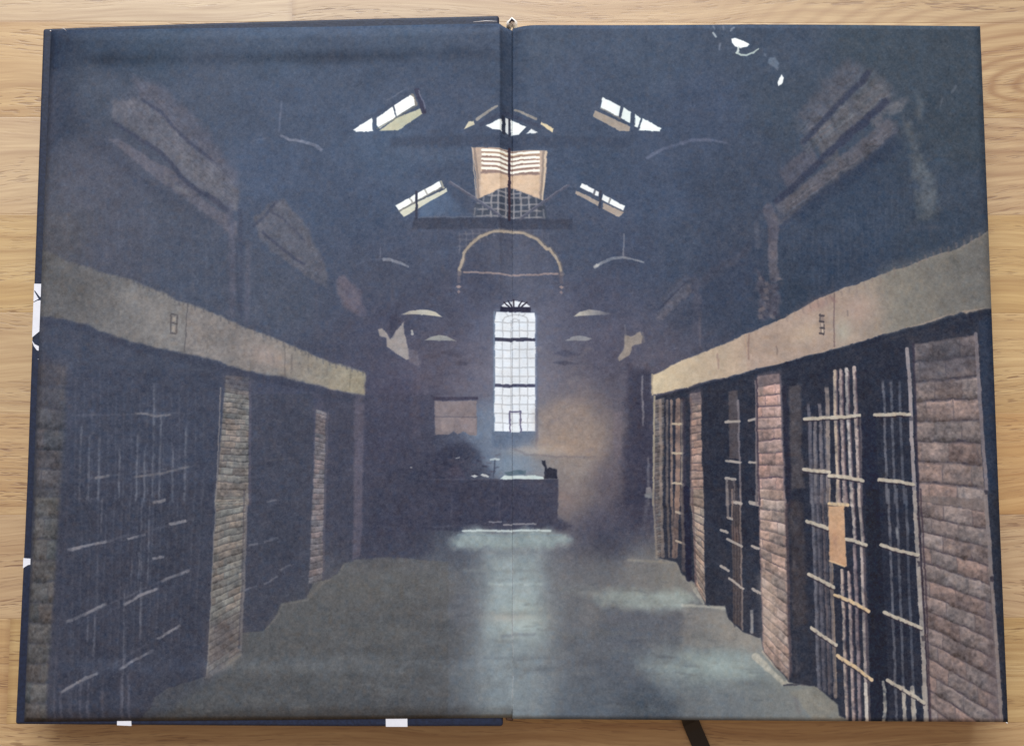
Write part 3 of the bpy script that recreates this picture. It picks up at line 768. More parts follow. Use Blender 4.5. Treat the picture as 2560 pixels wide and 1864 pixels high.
# ---- back wall: window, pictures, plaster, desk
poly(T(5, 500, 620, 980, 620, 980, 960, 500, 960), (90, 84, 98), 60, 0.35, 8, 0.08)
glow(T(5, 1130, 800)[0], 110, 190, (128, 136, 162), 0.45)
poly(T(5, 985, 440, 1005, 400, 1255, 400, 1275, 440, 1275, 1300, 985, 1300), (96, 104, 128), 9, 0.7, 1)
poly(T(5, 975, 1180, 1268, 1180, 1262, 1290, 975, 1290), (92, 108, 134), 8, 0.9, 2, 0.04)
stroke(T(5, 1265, 1050, 1268, 1180, 1262, 1290), 5, (84, 88, 112), 5, 0.8, 1)
PANE = (220, 226, 238)
poly(T(5, 1042, 380, 1065, 360, 1095, 348, 1130, 346, 1165, 350, 1200, 362, 1222, 384, 1215, 389, 1130, 388, 1048, 388), PANE, 2.5, 1, 0.5)
for x0, y0, x1, y1 in ((1058, 356, 1098, 390), (1084, 346, 1112, 390), (1119, 340, 1120, 395), (1172, 346, 1146, 390), (1204, 356, 1160, 390)):
    stroke(T(5, x0, y0, x1, y1), 3.6, (52, 48, 62), 2, 1)
poly(T(5, 1035, 386, 1225, 386, 1225, 416, 1030, 416), (48, 48, 68), 2.5, 1, 0.5)
poly(T(5, 1000, 585, 1000, 455, 1008, 420, 1252, 420, 1258, 455, 1258, 585), PANE, 2.5, 1, 0.5, 0.02)
poly(T(5, 1000, 608, 1258, 608, 1256, 880, 1000, 880), (216, 222, 234), 2.5, 1, 0.5, 0.02)
poly(T(5, 998, 902, 1256, 902, 1256, 1184, 994, 1184), PANE, 2.5, 1, 0.5, 0.02)
MU = (176, 179, 188)
for x in (1048, 1102, 1156, 1208):
    stroke(T(5, x, 470, x, 585), 2.8, MU, 2, 0.85, 0.6)
    stroke(T(5, x, 608, x, 880), 2.8, MU, 2, 0.85, 0.6)
    stroke(T(5, x, 902, x - 1, 1184), 2.8, MU, 2, 0.85, 0.6)
for y in (485, 540, 660, 716, 774, 832, 955, 1012, 1070, 1130):
    stroke(T(5, 1000, y, 1258, y), 2.8, MU, 2, 0.85, 0.6)
stroke(T(5, 1050, 480, 1060, 455, 1090, 440, 1130, 435, 1170, 440, 1200, 455, 1208, 480), 2.8, MU, 2, 0.8)
stroke(T(5, 1106, 490, 1112, 470, 1130, 462, 1148, 470, 1154, 490), 2.8, MU, 2, 0.8)
for x0, x1 in ((1085, 1065), (1112, 1106), (1150, 1156), (1175, 1195)):
    stroke(T(5, x0, 445, x1, 422), 2.6, MU, 2, 0.7)
poly(T(5, 995, 586, 1262, 586, 1262, 607, 995, 607), (62, 62, 82), 2.2, 1, 0.5)
poly(T(5, 1000, 882, 1258, 882, 1256, 900, 998, 898), (74, 74, 98), 2.2, 1, 0.5)
stroke(T(5, 1094, 1186, 1092, 1058, 1160, 1056, 1164, 1186), 4, (98, 94, 124), 2.2, 0.95, 0.5)
poly(T(5, 1098, 1150, 1158, 1150, 1156, 1192, 1100, 1192), (218, 226, 238), 2.5, 0.9)
stroke(T(5, 995, 420, 993, 1184), 3, (128, 150, 176), 3, 0.6)
stroke(T(5, 1262, 440, 1260, 1184), 3, (120, 134, 166), 3, 0.6)
# light spilling on the wall right of the window
poly(T(5, 1270, 1060, 1420, 980, 1600, 1040, 1700, 1180, 1650, 1345, 1270, 1340), (140, 125, 118), 50, 0.6, 14, 0.14)
stroke(T(5, 1500, 1190, 1440, 1200, 1400, 1230), 3, (160, 140, 128), 5, 0.4, 3)
stroke(T(5, 1340, 1150, 1360, 1330), 3, (120, 108, 108), 5, 0.4, 3)
glow(T(5, 1400, 1290)[0], 66, 24, (166, 144, 132), 0.55, 8)
glow(T(5, 1440, 1220)[0], 40, 30, (156, 136, 124), 0.35, 20)
for i in range(36):
    x_, y_ = 1275 + 340 * ((i * 0.618) % 1.0), 640 + 700 * ((i * 0.377) % 1.0)
    stroke(T(5, x_, y_, x_ + 14, y_ + 16, x_ + 34, y_ + 10), 7, (112, 104, 112) if i % 2 else (136, 124, 122), 9, 0.3, 8, 0.15, 0.2, 0.4)
for i in range(30):
    x_, y_ = 520 + 440 * ((i * 0.618) % 1.0), 640 + 330 * ((i * 0.377) % 1.0)
    stroke(T(5, x_, y_, x_ + 20, y_ + 12), 7, (96, 90, 104) if i % 2 else (76, 74, 90), 9, 0.3, 8, 0.15, 0.2, 0.4)
glow(T(5, 1240, 1310)[0], 60, 14, (176, 166, 162), 0.6)
poly(T(5, 1260, 1350, 1420, 1348, 1640, 1345, 1600, 1420, 1430, 1660, 1400, 1470, 1310, 1400), (132, 122, 120), 26, 0.55, 6, 0.08)
stroke(T(5, 1120, 1300, 1200, 1335, 1400, 1350, 1640, 1350), 4, (112, 102, 108), 6, 0.5, 2)
glow(T(8, 1440, 60)[0], 22, 40, (128, 108, 106), 0.5)
# torn notice on the left wall
poly(T(5, 600, 962, 890, 965, 892, 985, 604, 985), (64, 60, 78), 5, 0.9, 2)
poly(T(5, 612, 990, 880, 990, 880, 1212, 840, 1212, 800, 1188, 760, 1205, 735, 1185, 700, 1205, 612, 1210), (124, 114, 120), 3, 1, 2, 0.07)
poly(T(5, 650, 1092, 735, 1094, 735, 1180, 655, 1186), (142, 130, 134), 6, 0.7, 3, 0.05)
poly(T(5, 765, 1100, 872, 1100, 872, 1200, 800, 1180), (140, 128, 134), 6, 0.7, 3, 0.05)
stroke(T(5, 620, 1090, 880, 1095), 3, (96, 90, 102), 4, 0.7, 1)
# plaster fragments
poly(T(5, 252, 530, 275, 520, 300, 548, 325, 590, 350, 555, 385, 505, 412, 478, 416, 560, 440, 640, 448, 720, 430, 726, 360, 680, 305, 640, 300, 580, 260, 570), (148, 142, 144), 4, 0.95, 3, 0.08)
poly(T(5, 440, 650, 500, 670, 520, 745, 505, 772, 440, 728), (104, 98, 110), 8, 0.7, 5, 0.1)
poly(T(5, 325, 430, 370, 420, 395, 470, 340, 580, 318, 540), (62, 62, 80), 8, 0.7, 5)
stroke(T(5, 470, 540, 472, 560), 6, (176, 176, 176), 3, 0.8)
poly(T(5, 1830, 560, 1870, 570, 1930, 540, 1950, 580, 1930, 625, 1880, 640, 1862, 690, 1800, 735, 1785, 712, 1822, 650), (148, 138, 132), 5, 0.9, 4, 0.1)
stroke(T(5, 1830, 500, 1836, 570), 4, (110, 108, 118), 4, 0.5, 2)
stroke(T(5, 1945, 550, 1950, 610), 5, (112, 106, 108), 4, 0.5, 2)
# pilasters of the far walls
stroke(T(5, 490, 780, 490, 1260), 20, (88, 82, 98), 14, 0.6, 4, 0.08, 0.1)
poly(T(5, 1760, 1060, 1808, 1060, 1806, 1345, 1752, 1345), (108, 98, 108), 10, 0.7, 4, 0.08)
stroke(T(5, 1860, 730, 1850, 1000), 12, (74, 70, 86), 12, 0.5, 4)
poly(T(5, 1860, 760, 2000, 800, 2010, 1660, 1820, 1660, 1830, 1340), (56, 56, 74), 26, 0.7, 8)
stroke(T(5, 1942, 815, 1944, 1160), 5, (124, 120, 130), 3, 0.75, 1.5, 0.1, 0.05, 0.3)
stroke(T(5, 1975, 1360, 1982, 1660), 6, (104, 100, 110), 4, 0.7, 2, 0.1, 0, 0.3)
stroke(T(5, 2000, 520, 2004, 960), 9, (84, 84, 100), 6, 0.6, 2, 0.1)
poly(T(5, 1965, 1550, 1990, 1545, 2005, 1590, 1985, 1620, 1960, 1600), (136, 130, 134), 4, 0.8, 2, 0.1)
poly(T(8, 1955, 30, 2000, 20, 2005, 60, 1960, 55), (116, 118, 124), 4, 0.8, 2, 0.1)
stroke(T(8, 1975, 70, 1965, 120, 1940, 260), 9, (88, 88, 102), 6, 0.6, 3, 0.1, 0, 0.4)
# desk
poly(T(5, 560, 1330, 800, 1250, 900, 1330, 1000, 1460, 1000, 1490, 540, 1490), (56, 57, 75), 22, 0.7, 8)
poly(T(5, 700, 1410, 760, 1395, 800, 1440, 800, 1490, 690, 1490), (76, 70, 86), 12, 0.6, 4, 0.08)
glow(T(5, 1110, 1420)[0], 60, 34, (128, 146, 168), 0.75)
poly(T(5, 540, 1488, 1030, 1492, 1405, 1492, 1402, 1670) + T(8, 1396, 130, 1400, 190, 880, 200, 250, 190) + T(5, 400, 1600), (62, 63, 81), 5, 0.9, 2, 0.05)
stroke(T(5, 545, 1492, 1030, 1496), 2.5, (86, 84, 100), 3, 0.6, 1)
stroke(T(5, 1240, 1520, 1240, 1660), 3, (76, 76, 94), 4, 0.7, 1)
for b_ in ((5, 1030, 1520, 1380, 1522), (5, 1250, 1575, 1390, 1577), (5, 1250, 1630, 1390, 1630), (5, 720, 1520, 1020, 1520), (8, 1250, 60, 1390, 60), (8, 1030, 20, 1030, 190), (8, 720, 10, 720, 190), (8, 880, 100, 1020, 98)):
    stroke(T(*b_), 3, (80, 79, 95), 4, 0.5, 1.5, 0.1, 0.1, 0.4)
for i in range(40):
    x_, y_ = 560 + 460 * ((i * 37) % 41) / 41.0, 1340 + 140 * ((i * 23) % 31) / 31.0
    stroke(T(5, x_, y_, x_ + 26, y_ + (i % 5) * 4 - 8), 4, (80, 76, 92) if i % 3 else (48, 49, 66), 5, 0.45, 3)
poly(T(5, 1310, 1490, 1318, 1420, 1302, 1392, 1300, 1372, 1322, 1372, 1326, 1396, 1335, 1425, 1350, 1415, 1395, 1432, 1398, 1490), (44, 46, 60), 4, 0.95, 2)
poly(T(5, 1032, 1490, 1060, 1466, 1150, 1470, 1240, 1466, 1306, 1478, 1310, 1492), (196, 210, 214), 2.5, 0.95, 1.5, 0.05)
poly(T(5, 1060, 1448, 1130, 1432, 1196, 1436, 1192, 1462, 1080, 1466), (82, 104, 118), 4, 0.85, 2, 0.08)
poly(T(5, 845, 1470, 870, 1462, 890, 1472, 868, 1482), (190, 194, 200), 2.5, 0.9, 1)
poly(T(5, 905, 1465, 918, 1455, 962, 1474, 950, 1486), (184, 188, 194), 2.5, 0.9, 1)
poly(T(5, 965, 1362, 1000, 1354, 1034, 1362, 1026, 1372, 972, 1372), (178, 190, 200), 2.5, 0.9, 1)
stroke(T(5, 1000, 1372, 990, 1480), 3, (60, 66, 84), 4, 0.8, 1)
stroke(T(5, 750, 1358, 770, 1354), 3, (150, 150, 158), 2.5, 0.8)
stroke(T(5, 458, 1416, 464, 1416), 4, (170, 170, 176), 2.5, 0.9)
poly(T(8, 250, 180, 1400, 180, 1500, 240, 1450, 262, 760, 258, 600, 262, 300, 300, 200, 260), (60, 61, 79), 14, 0.8, 3)
stroke(T(8, 960, 208, 1040, 206), 3, (132, 132, 146), 3, 0.8, 1)
stroke(T(8, 1055, 225, 1140, 222, 1260, 222), 4, (136, 134, 144), 3, 0.85, 1)
stroke(T(8, 500, 240, 740, 236), 4, (82, 84, 100), 5, 0.6, 1, 0, 0.1, 0.3)
stroke(T(8, 270, 240, 360, 238), 4, (80, 82, 98), 5, 0.5, 1)
# ---- floor
FL = T(7, 870, 1500, 980, 1390, 1000, 1340, 1080, 1280, 1340, 1200, 1420, 1150, 1550, 1040, 1560, 922, 1690, 905, 1790, 800, 1812, 748, 1950, 720, 2060, 600) + T(8, 10, 465, 120, 450, 320, 430)
stroke(FL[:-3], 5, (104, 102, 100), 6, 0.4, 2, 0.1)
poly(FL + T(8, 700, 470, 700, 900) + T(8, 700, 1500), (94, 94, 95), 5, 0.8, 3, 0.07, (Fp(700, 1280)[0], Fp(700, 1560)[0], (82, 84, 87)))
glow(T(7, 1450, 1120)[0], 30, 14, (136, 128, 120), 0.8, -35)
stroke(T(7, 1345, 1195, 1450, 1130, 1550, 1060), (12, 7), (128, 121, 114), 6, 0.75, 3, 0.1)
stroke(T(7, 2000, 690, 2070, 610, 2219, 490), (9, 5), (116, 112, 110), 6, 0.6, 3, 0.1)
glow(T(8, 300, 620)[0], 120, 40, (100, 100, 98), 0.5)
# long reflection of the window
poly(T(8, 900, 372, 1320, 372, 1330, 900, 1300, 1300, 1290, 1480, 850, 1480, 880, 900), (126, 136, 146), 120, 0.65, 18, 0.06)
poly(T(8, 960, 420, 1280, 420, 1290, 900, 1240, 940, 970, 930), (150, 163, 170), 70, 0.65, 16, 0.07)
poly(T(8, 960, 985, 1270, 960, 1250, 1120, 1180, 1480, 900, 1480), (126, 138, 148), 70, 0.6, 16, 0.07)
glow(T(8, 1180, 830)[0], 60, 55, (172, 184, 184), 0.6)
glow(T(8, 1090, 820)[0], 60, 12, (164, 160, 158), 0.5)
stroke(T(8, 800, 520, 1300, 524), 6, (124, 132, 138), 9, 0.5, 3)
stroke(T(8, 960, 605, 1290, 610), 6, (170, 182, 186), 9, 0.5, 3)
stroke(T(8, 1050, 935, 1250, 930), 8, (108, 114, 126), 9, 0.5, 4)
poly(T(8, 700, 335, 800, 262, 1350, 262, 1490, 325, 1450, 354, 1310, 366, 1290, 376, 750, 376), (148, 163, 168), 26, 0.8, 12, 0.1)
stroke(T(8, 790, 266, 1000, 262, 1350, 266), 5, (196, 208, 212), 4, 0.85, 1.5)
stroke(T(8, 760, 292, 1080, 296, 1420, 292), 4, (126, 142, 154), 5, 0.7, 2)
stroke(T(8, 560, 250, 760, 262), 5, (58, 60, 78), 5, 0.6, 2)
# cooler pools of light on the right of the floor
poly(T(8, 1420, 640, 1640, 640, 2219, 650) + T(9, 60, 690, -10, 740) + T(8, 1900, 770, 1660, 720), (134, 138, 138), 34, 0.5, 6, 0.05)
poly(T(8, 1640, 690, 1760, 660, 2219, 655) + T(9, 80, 700, 20, 770) + T(8, 2219, 775, 1850, 758, 1700, 722), (150, 161, 162), 34, 0.8, 16, 0.12)
poly(T(8, 1660, 770, 2219, 800, 2219, 900, 1800, 900), (92, 94, 104), 60, 0.5, 8)
poly(T(8, 1900, 1100, 2219, 1030) + T(9, 120, 1040, 380, 1050, 520, 1130, 560, 1240, 300, 1260, 100, 1240) + T(8, 2100, 1250, 1950, 1170), (136, 148, 152), 80, 0.75, 20, 0.12)
glow(T(9, 200, 1120)[0], 85, 26, (164, 178, 180), 0.55, 6)
poly(T(9, -10, 1290, 400, 1270, 760, 1300, 960, 1440, 960, 1490, 300, 1490, -10, 1480), (114, 119, 123), 50, 0.55, 10, 0.06)
poly(T(9, 0, 760, 260, 760, 300, 830, 390, 920, 520, 980, 520, 1040, 300, 1020, 0, 1000), (138, 133, 130), 30, 0.6, 8, 0.07)
stroke(T(9, 0, 745, 150, 750, 275, 760), 6, (176, 176, 172), 7, 0.7, 3, 0.1)
stroke(T(9, 300, 822, 345, 870, 395, 912), 6, (160, 156, 150), 5, 0.8, 3)
stroke(T(9, 480, 1075, 570, 1160, 640, 1245), (20, 12), (176, 172, 164), 6, 0.85, 5, 0.12, 0, 0.3)
stroke(T(9, 530, 1045, 600, 1125, 690, 1200, 690, 1240), 9, (178, 166, 156), 5, 0.85, 4, 0.12, 0, 0.3)
poly(T(9, 640, 1240, 690, 1215, 700, 1240, 850, 1262, 650, 1258), (172, 166, 158), 4, 0.7, 2)
stroke(T(9, 655, 1256, 760, 1252, 870, 1262), 5, (62, 62, 72), 4, 0.85, 2)
poly(T(9, 850, 1262, 900, 1280, 980, 1330, 1010, 1380, 1015, 1450, 1075, 1490, 850, 1490, 700, 1300), (128, 125, 118), 10, 0.75, 4, 0.1)
stroke(T(9, 870, 1275, 930, 1310, 985, 1340), 7, (156, 150, 140), 5, 0.7, 4, 0.1, 0, 0.4)
stroke(T(9, 85, 640, 120, 690, 150, 735), 12, (168, 164, 158), 6, 0.8, 4, 0.1, 0, 0.3)
stroke(T(9, 0, 550, 60, 600, 90, 650), 10, (142, 138, 132), 8, 0.7, 4, 0.1)
stroke(T(8, 1850, 450, 2050, 462, 2160, 475, 2219, 555), 6, (144, 138, 130), 7, 0.6, 3)
rf = random.Random(17)
for i in range(230):
    y = 1262 + 320 * rf.random() ** 0.8
    q = (y - 1250) / 350.0
    xa, xb = 770 - 420 * q, 1470 + 300 * q
    x = xa + (xb - xa) * rf.random()
    L_ = (14 + 60 * rf.random()) * (0.5 + q)
    lit = rf.random() < 0.5
    d = 26 if 1060 < x < 1200 else 0
    c_ = (112 + d, 114 + d, 114 + d) if lit else (70 + d, 73 + d, 78 + d)
    stroke(Fp(x, y, x + L_ * 0.5, y + rf.uniform(-2, 2), x + L_, y + rf.uniform(-4, 4)), 2 + 5 * rf.random() * (0.4 + q), c_, 8, 0.16 + 0.2 * rf.random(), 6, 0.1, 0.3, 0.5)
for i in range(60):
    y = 1270 + 310 * rf.random()
    q = (y - 1250) / 350.0
    x = 760 - 400 * q + (700 + 720 * q) * rf.random()
    glow((x * K, y * K), 20 + 50 * rf.random(), 5 + 10 * rf.random(), (104, 106, 106) if rf.random() < 0.5 else (72, 75, 80), 0.22)
# ---- left wall: cells, bars, pillars, beam
poly(Fp(95, 560, 108, 700, 500, 760, 540, 815, 500, 1480, 330, 1600, 50, 1600), (66, 71, 88), 30, 0.35, 6, 0.04)
bricks(T(4, 240, 730, 440, 760, 390, 1660, 215, 1660), 7, (86, 82, 82), (72, 72, 80), 1.1, 3, 0.65, 0.08, 0.08, 20)
bricks([*T(4, 222, 1600, 392, 1600), *T(7, 300, 1500, 140, 1500)], 11, (90, 87, 84), (74, 73, 78), 1.1, 4, 0.8, 0.08, 0.08, 12)
poly(T(4, 240, 700, 420, 740, 400, 1100, 240, 1000), (74, 74, 86), 60, 0.6, 8)
stroke(T(7, 438, 0, 400, 700, 365, 1140, 350, 1490), 6, (90, 87, 98), 6, 0.6, 2, 0.1)
stroke(T(4, 450, 780, 440, 1660), 10, (76, 78, 94), 10, 0.5, 3)
stroke(T(7, 400, 0, 365, 700, 310, 1490), 16, (64, 65, 78), 12, 0.6, 3)
poly(T(4, 440, 780, 1430, 800, 1400, 1664, 400, 1664), (61, 65, 82), 30, 0.55, 4, 0.05)
poly(T(7, 400, -40, 1390, -40, 1335, 1195, 1080, 1280, 1000, 1340, 980, 1392, 870, 1510, 350, 1510), (60, 63, 78), 4, 0.65, 3, 0.05)
rs_ = random.Random(5)
for x in (515, 570, 635, 770, 885, 935, 990, 1035, 1120, 1200):
    y0 = 800 + rs_.random() * 500
    stroke(T(4, x + 6, y0, x, 1300, x - 8, 1660), 5, (102, 106, 120), 5, 0.7, 2, 0.1, 0.12, 0.45)
for x, y0, y1 in ((915, 0, 980), (965, 40, 620), (900, 380, 620), (630, 380, 820), (655, 40, 300), (605, 800, 1100), (800, 600, 1480), (850, 440, 620), (910, 700, 980), (565, 800, 1000), (470, 900, 1100), (560, 0, 100)):
    stroke(T(7, x, y0, x - 10, y1), 4.5, (98, 100, 113), 5, 0.65, 2, 0.1, 0.12, 0.45)
for x in (395, 460, 520, 570, 665, 790, 835):
    stroke(T(7, x, 1250 - (x - 395) * 0.18, x - 6, 1495), 7, (90, 90, 104), 6, 0.6, 2, 0.1, 0.1, 0.4)
for i in range(17):
    x = 480 + i * 52
    stroke(T(4, x + 8, 760 + i * 6, x, 1660), 4, (84, 89, 105), 5, 0.3, 2, 0.1, 0.1, 0.5)
    stroke(T(7, x - 2, -10, x - 40 - i, 1490 - i * 34), 4.5, (83, 86, 100), 5, 0.32, 2, 0.1, 0.1, 0.5)
    stroke(T(7, x + 9, -10, x - 28 - i, 1490 - i * 34), 4.5, (58, 61, 75), 5, 0.5, 2, 0, 0.1, 0.4)
for i in range(7):
    x = 1660 + i * 50
    stroke(T(4, x, 900 + i * 14, x - 4, 1660), 3.5, (82, 86, 102), 5, 0.45, 2, 0.1, 0.1, 0.5)
    stroke(T(7, x - 6, -10, x - 30, 880 - i * 50), 3.5, (82, 85, 100), 5, 0.45, 2, 0.1, 0.1, 0.5)
for b_ in ((7, 400, 872, 1230, 505), (7, 390, 1320, 1180, 860), (7, 420, 398, 1290, 178), (4, 430, 1500, 1300, 1395), (4, 440, 1075, 1300, 1062), (7, 1560, 665, 1960, 440), (7, 1580, 372, 1960, 250), (4, 1640, 1385, 1990, 1335)):
    stroke(T(*b_), 4.5, (86, 88, 102), 5, 0.45, 2.5, 0.1, 0.05, 0.5)
BARS = [(7, 425, 388, 690, 328), (7, 815, 322, 945, 285), (7, 1090, 222, 1210, 196), (7, 980, 78, 1075, 64), (7, 412, 858, 560, 790, 690, 730), (7, 785, 748, 900, 680, 1025, 633),
        (7, 1035, 592, 1230, 515), (7, 1010, 962, 1170, 868), (7, 385, 1312, 520, 1230, 640, 1175), (7, 760, 1164, 880, 1090, 998, 1030), (7, 1695, 612, 1800, 556), (7, 1700, 338, 1800, 303),
        (7, 1718, 76, 1790, 64), (7, 1570, 652, 1660, 618), (7, 1800, 520, 1880, 478), (7, 1600, 360, 1670, 348), (7, 980, 444, 1060, 432), (4, 860, 1062, 1000, 1080, 1110, 1072), (4, 850, 1478, 1050, 1450, 1240, 1404),
        (4, 600, 1476, 710, 1466), (4, 1765, 1112, 1840, 1110), (4, 1740, 1374, 1850, 1354), (4, 980, 1640, 1070, 1625)]
for b_ in ((7, 240, 178, 350, 168), (7, 220, 300, 330, 292)):
    stroke(T(*b_), 5, (98, 96, 98), 6, 0.5, 2.5, 0.1, 0.1, 0.4)
BARS += [(7, 1090, 222, 1210, 196)]
for i, b_ in enumerate(BARS):
    br = 1.0 if b_[0] == 7 and b_[1] < 1100 else 0.85
    stroke(T(*b_), 6.5 if b_[0] == 7 else 5.5, (118 * br + 8, 116 * br + 8, 128 * br + 6), 4, 0.85, 2.5, 0.1, 0.08, 0.35)
poly(T(7, 1560, 800, 1790, 720, 1690, 905, 1560, 920), (66, 64, 72), 14, 0.6, 5)
poly([(x / 1.288, 1000 + y / 1.288) for x, y in ((780, -20), (780, 750), (850, 742), (890, 692), (905, 655), (985, 640), (1005, 600), (1010, -20))], (66, 69, 84), 4, 0.75, 3, 0.05)
poly([(x / 1.288, 1000 + y / 1.288) for x, y in ((1042, -20), (1040, 582), (1088, 560), (1108, 525), (1142, 519), (1150, -20))], (67, 69, 85), 4, 0.6, 3, 0.05)
poly([(x / 1.288, 1000 + y / 1.288) for x, y in ((1180, -20), (1176, 515), (1288, 506), (1400, 490), (1400, -20))], (66, 67, 84), 10, 0.4, 3, 0.05)
stroke([(x / 1.288, 1000 + y / 1.288) for x, y in ((850, 746), (895, 694), (910, 660), (990, 645), (1045, 584), (1092, 564), (1112, 528))], 3, (112, 109, 108), 4, 0.5, 2, 0.1, 0, 0.3)
for i, b_ in enumerate(BARS):
    if b_[0] == 7 and b_[1] > 1500:
        stroke(T(*b_), 4.5, (112, 112, 124), 4, 0.6, 2.5, 0.1, 0.08, 0.35)
# pillars
bricks([*T(4, 1462, 815, 1612, 835), *T(4, 1604, 1660, 1394, 1660)], 22, (122, 116, 113), (84, 79, 84), 2.6, 7, 0.95, 0.07, 0.10, 6)
bricks([*T(7, 1394, 100 - 10, 1592, 60), *T(7, 1545, 1042, 1338, 1186)], 23, (117, 112, 108), (82, 79, 81), 2.6, 8, 0.95, 0.06, 0.10, 6)
poly(T(7, 1350, 860, 1550, 800, 1545, 1040, 1340, 1180), (94, 86, 88), 50, 0.6, 8, 0.1)
bricks([*T(4, 1394, 1600, 1604, 1600), *T(7, 1592, 90, 1394, 120)], 4, (118, 113, 109), (82, 79, 82), 2.6, 9, 0.95, 0.06, 0.10, 6)
poly(T(4, 1440, 800, 1660, 830, 1640, 940, 1460, 900), (78, 78, 92), 34, 0.7, 6)
stroke(T(4, 1430, 900, 1412, 1300, 1396, 1660), 3, (142, 134, 132), 3, 0.6, 1.5, 0.1)
stroke(T(7, 1396, 0, 1366, 700, 1340, 1180), 3, (126, 120, 118), 3, 0.6, 1.5, 0.1)
stroke(T(4, 1618, 860, 1612, 1660), 6, (82, 80, 96), 4, 0.8, 1)
stroke(T(7, 1598, 0, 1570, 700, 1552, 1030), 5, (118, 112, 114), 4, 0.7, 1.5, 0.1)
stroke(T(7, 1580, 0, 1556, 700, 1540, 1020), 3, (78, 74, 84), 4, 0.7, 1.5)
bricks(Fp(700, 905, 722, 912, 714, 1284, 684, 1292), 34, (116, 108, 112), (88, 84, 92), 1.3, 10, 0.9, 0.06, 0.10, 6)
stroke(Fp(726, 912, 716, 1280), 4, (92, 88, 100), 5, 0.7, 1.5)
poly(Fp(786, 872, 808, 876, 800, 1230, 782, 1240), (94, 89, 104), 8, 0.75, 3, 0.1)
# beam of the left gallery
BT = T(4, 262, -5, 380, 52, 520, 112, 680, 160, 850, 208, 940, 250, 1080, 292, 1140, 340, 1235, 362, 1400, 432, 1560, 502, 1730, 562, 1850, 615, 1960, 662, 2020, 690) + T(5, -40, 748, 60, 765, 165, 806)
BB = T(5, 165, 946, 60, 935, -20, 918) + T(4, 2100, 898, 1950, 858, 1800, 824, 1600, 790, 1480, 752, 1350, 710, 1200, 680, 1100, 662, 1000, 636, 880, 608, 700, 552, 560, 492, 400, 452, 250, 430)
poly(BT + BB, (92, 91, 93), 9, 1, 6, 0.12, (T(4, 300, 250)[0], T(4, 1050, 450)[0], (122, 119, 120)))
poly(T(4, 1210, 365, 1400, 435, 1730, 565, 2020, 690) + T(5, -40, 748, 165, 806, 165, 946, -20, 918) + T(4, 2100, 898, 1600, 788, 1350, 708, 1200, 678), (126, 120, 120), 8, 0.9, 4, 0.14, (T(4, 1700, 700)[0], T(5, 120, 880)[0], (150, 142, 126)))
glow(T(4, 480, 290)[0], 70, 30, (84, 82, 82), 0.6, 25)
glow(T(4, 1740, 700)[0], 60, 22, (156, 140, 138), 0.6, 22)
stroke(T(4, 1214, 362, 1206, 520, 1196, 670), 3, (92, 88, 90), 3, 0.8, 2)
stroke(T(4, 1180, 370, 1186, 480), 8, (112, 106, 104), 8, 0.5, 4)
for P in (T(4, 1110, 425, 1150, 432, 1140, 552, 1104, 548, 1110, 425), ):
    stroke(P, 4, (88, 84, 86), 2.5, 0.85, 0.8)
stroke(T(4, 1112, 480, 1146, 486), 4, (88, 84, 86), 2.5, 0.85)
poly(T(4, 1120, 445, 1140, 448, 1136, 472, 1118, 470), (160, 152, 146), 3, 0.7)
poly(T(4, 1118, 500, 1136, 502, 1132, 540, 1114, 538), (158, 150, 146), 3, 0.7)
stroke(T(4, 1840, 620, 1842, 830), 3, (104, 96, 94), 4, 0.6, 2)
stroke(T(4, 1886, 690, 1884, 780), 5, (112, 104, 100), 3, 0.7, 1)
stroke(T(5, 70, 790, 66, 900), 4, (118, 110, 96), 4, 0.6, 2)
for x, y, l in ((950, 270, 60), (940, 380, 30), (640, 330, 40), (840, 570, 50), (1000, 590, 40), (1340, 620, 50), (1500, 560, 40), (1620, 740, 50), (1990, 720, 60), (2120, 760, 60)):
    stroke(T(4, x, y, x - 4, y + l), 4, (108, 102, 98), 5, 0.45, 3)
for i in range(46):
    q = (i * 0.618) % 1.0
    x_, y_ = 330 + 1800 * q, 150 + 640 * q + 90 * ((i * 0.383) % 1.0)
    stroke(T(4, x_, y_, x_ + 3, y_ + 20 + 50 * ((i * 0.271) % 1.0)), 5, (100, 97, 97) if i % 3 else (140, 134, 130), 7, 0.35, 4, 0.1, 0.2, 0.3)
for i in range(len(BT) - 1):
    for k_ in range(3):
        q = (k_ + 0.5) / 3
        x_ = BT[i][0] + (BT[i + 1][0] - BT[i][0]) * q; y_ = BT[i][1] + (BT[i + 1][1] - BT[i][1]) * q
        stroke([(x_, y_ - 2), (x_ + 1, y_ + 4 + 7 * ((i * 3 + k_) * 0.37 % 1.0))], 3.5, (84, 84, 92), 4, 0.5, 2)
# shade of the beam on the cells
stroke([(x, y + 12) for x, y in BB], 18, (58, 62, 80), 18, 0.55, 6)
# ---- right wall: dark cells first
NV = (47, 50, 63)
poly(T(6, 0, 925, 430, 810, 1000, 655, 1650, 475, 2010, 375, 2030, 900, 2075, 1660) + T(9, 2112, 1490, 1080, 1490, 1010, 1450, 1000, 1380, 860, 1265, 690, 1240, 525, 1040, 510, 960, 390, 915, 300, 830, 275, 745, 150, 742, 90, 600, 0, 545) + T(8, 2165, 470, 2050, 440) + T(5, 2010, 960), NV, 5, 0.92, 2, 0.04)
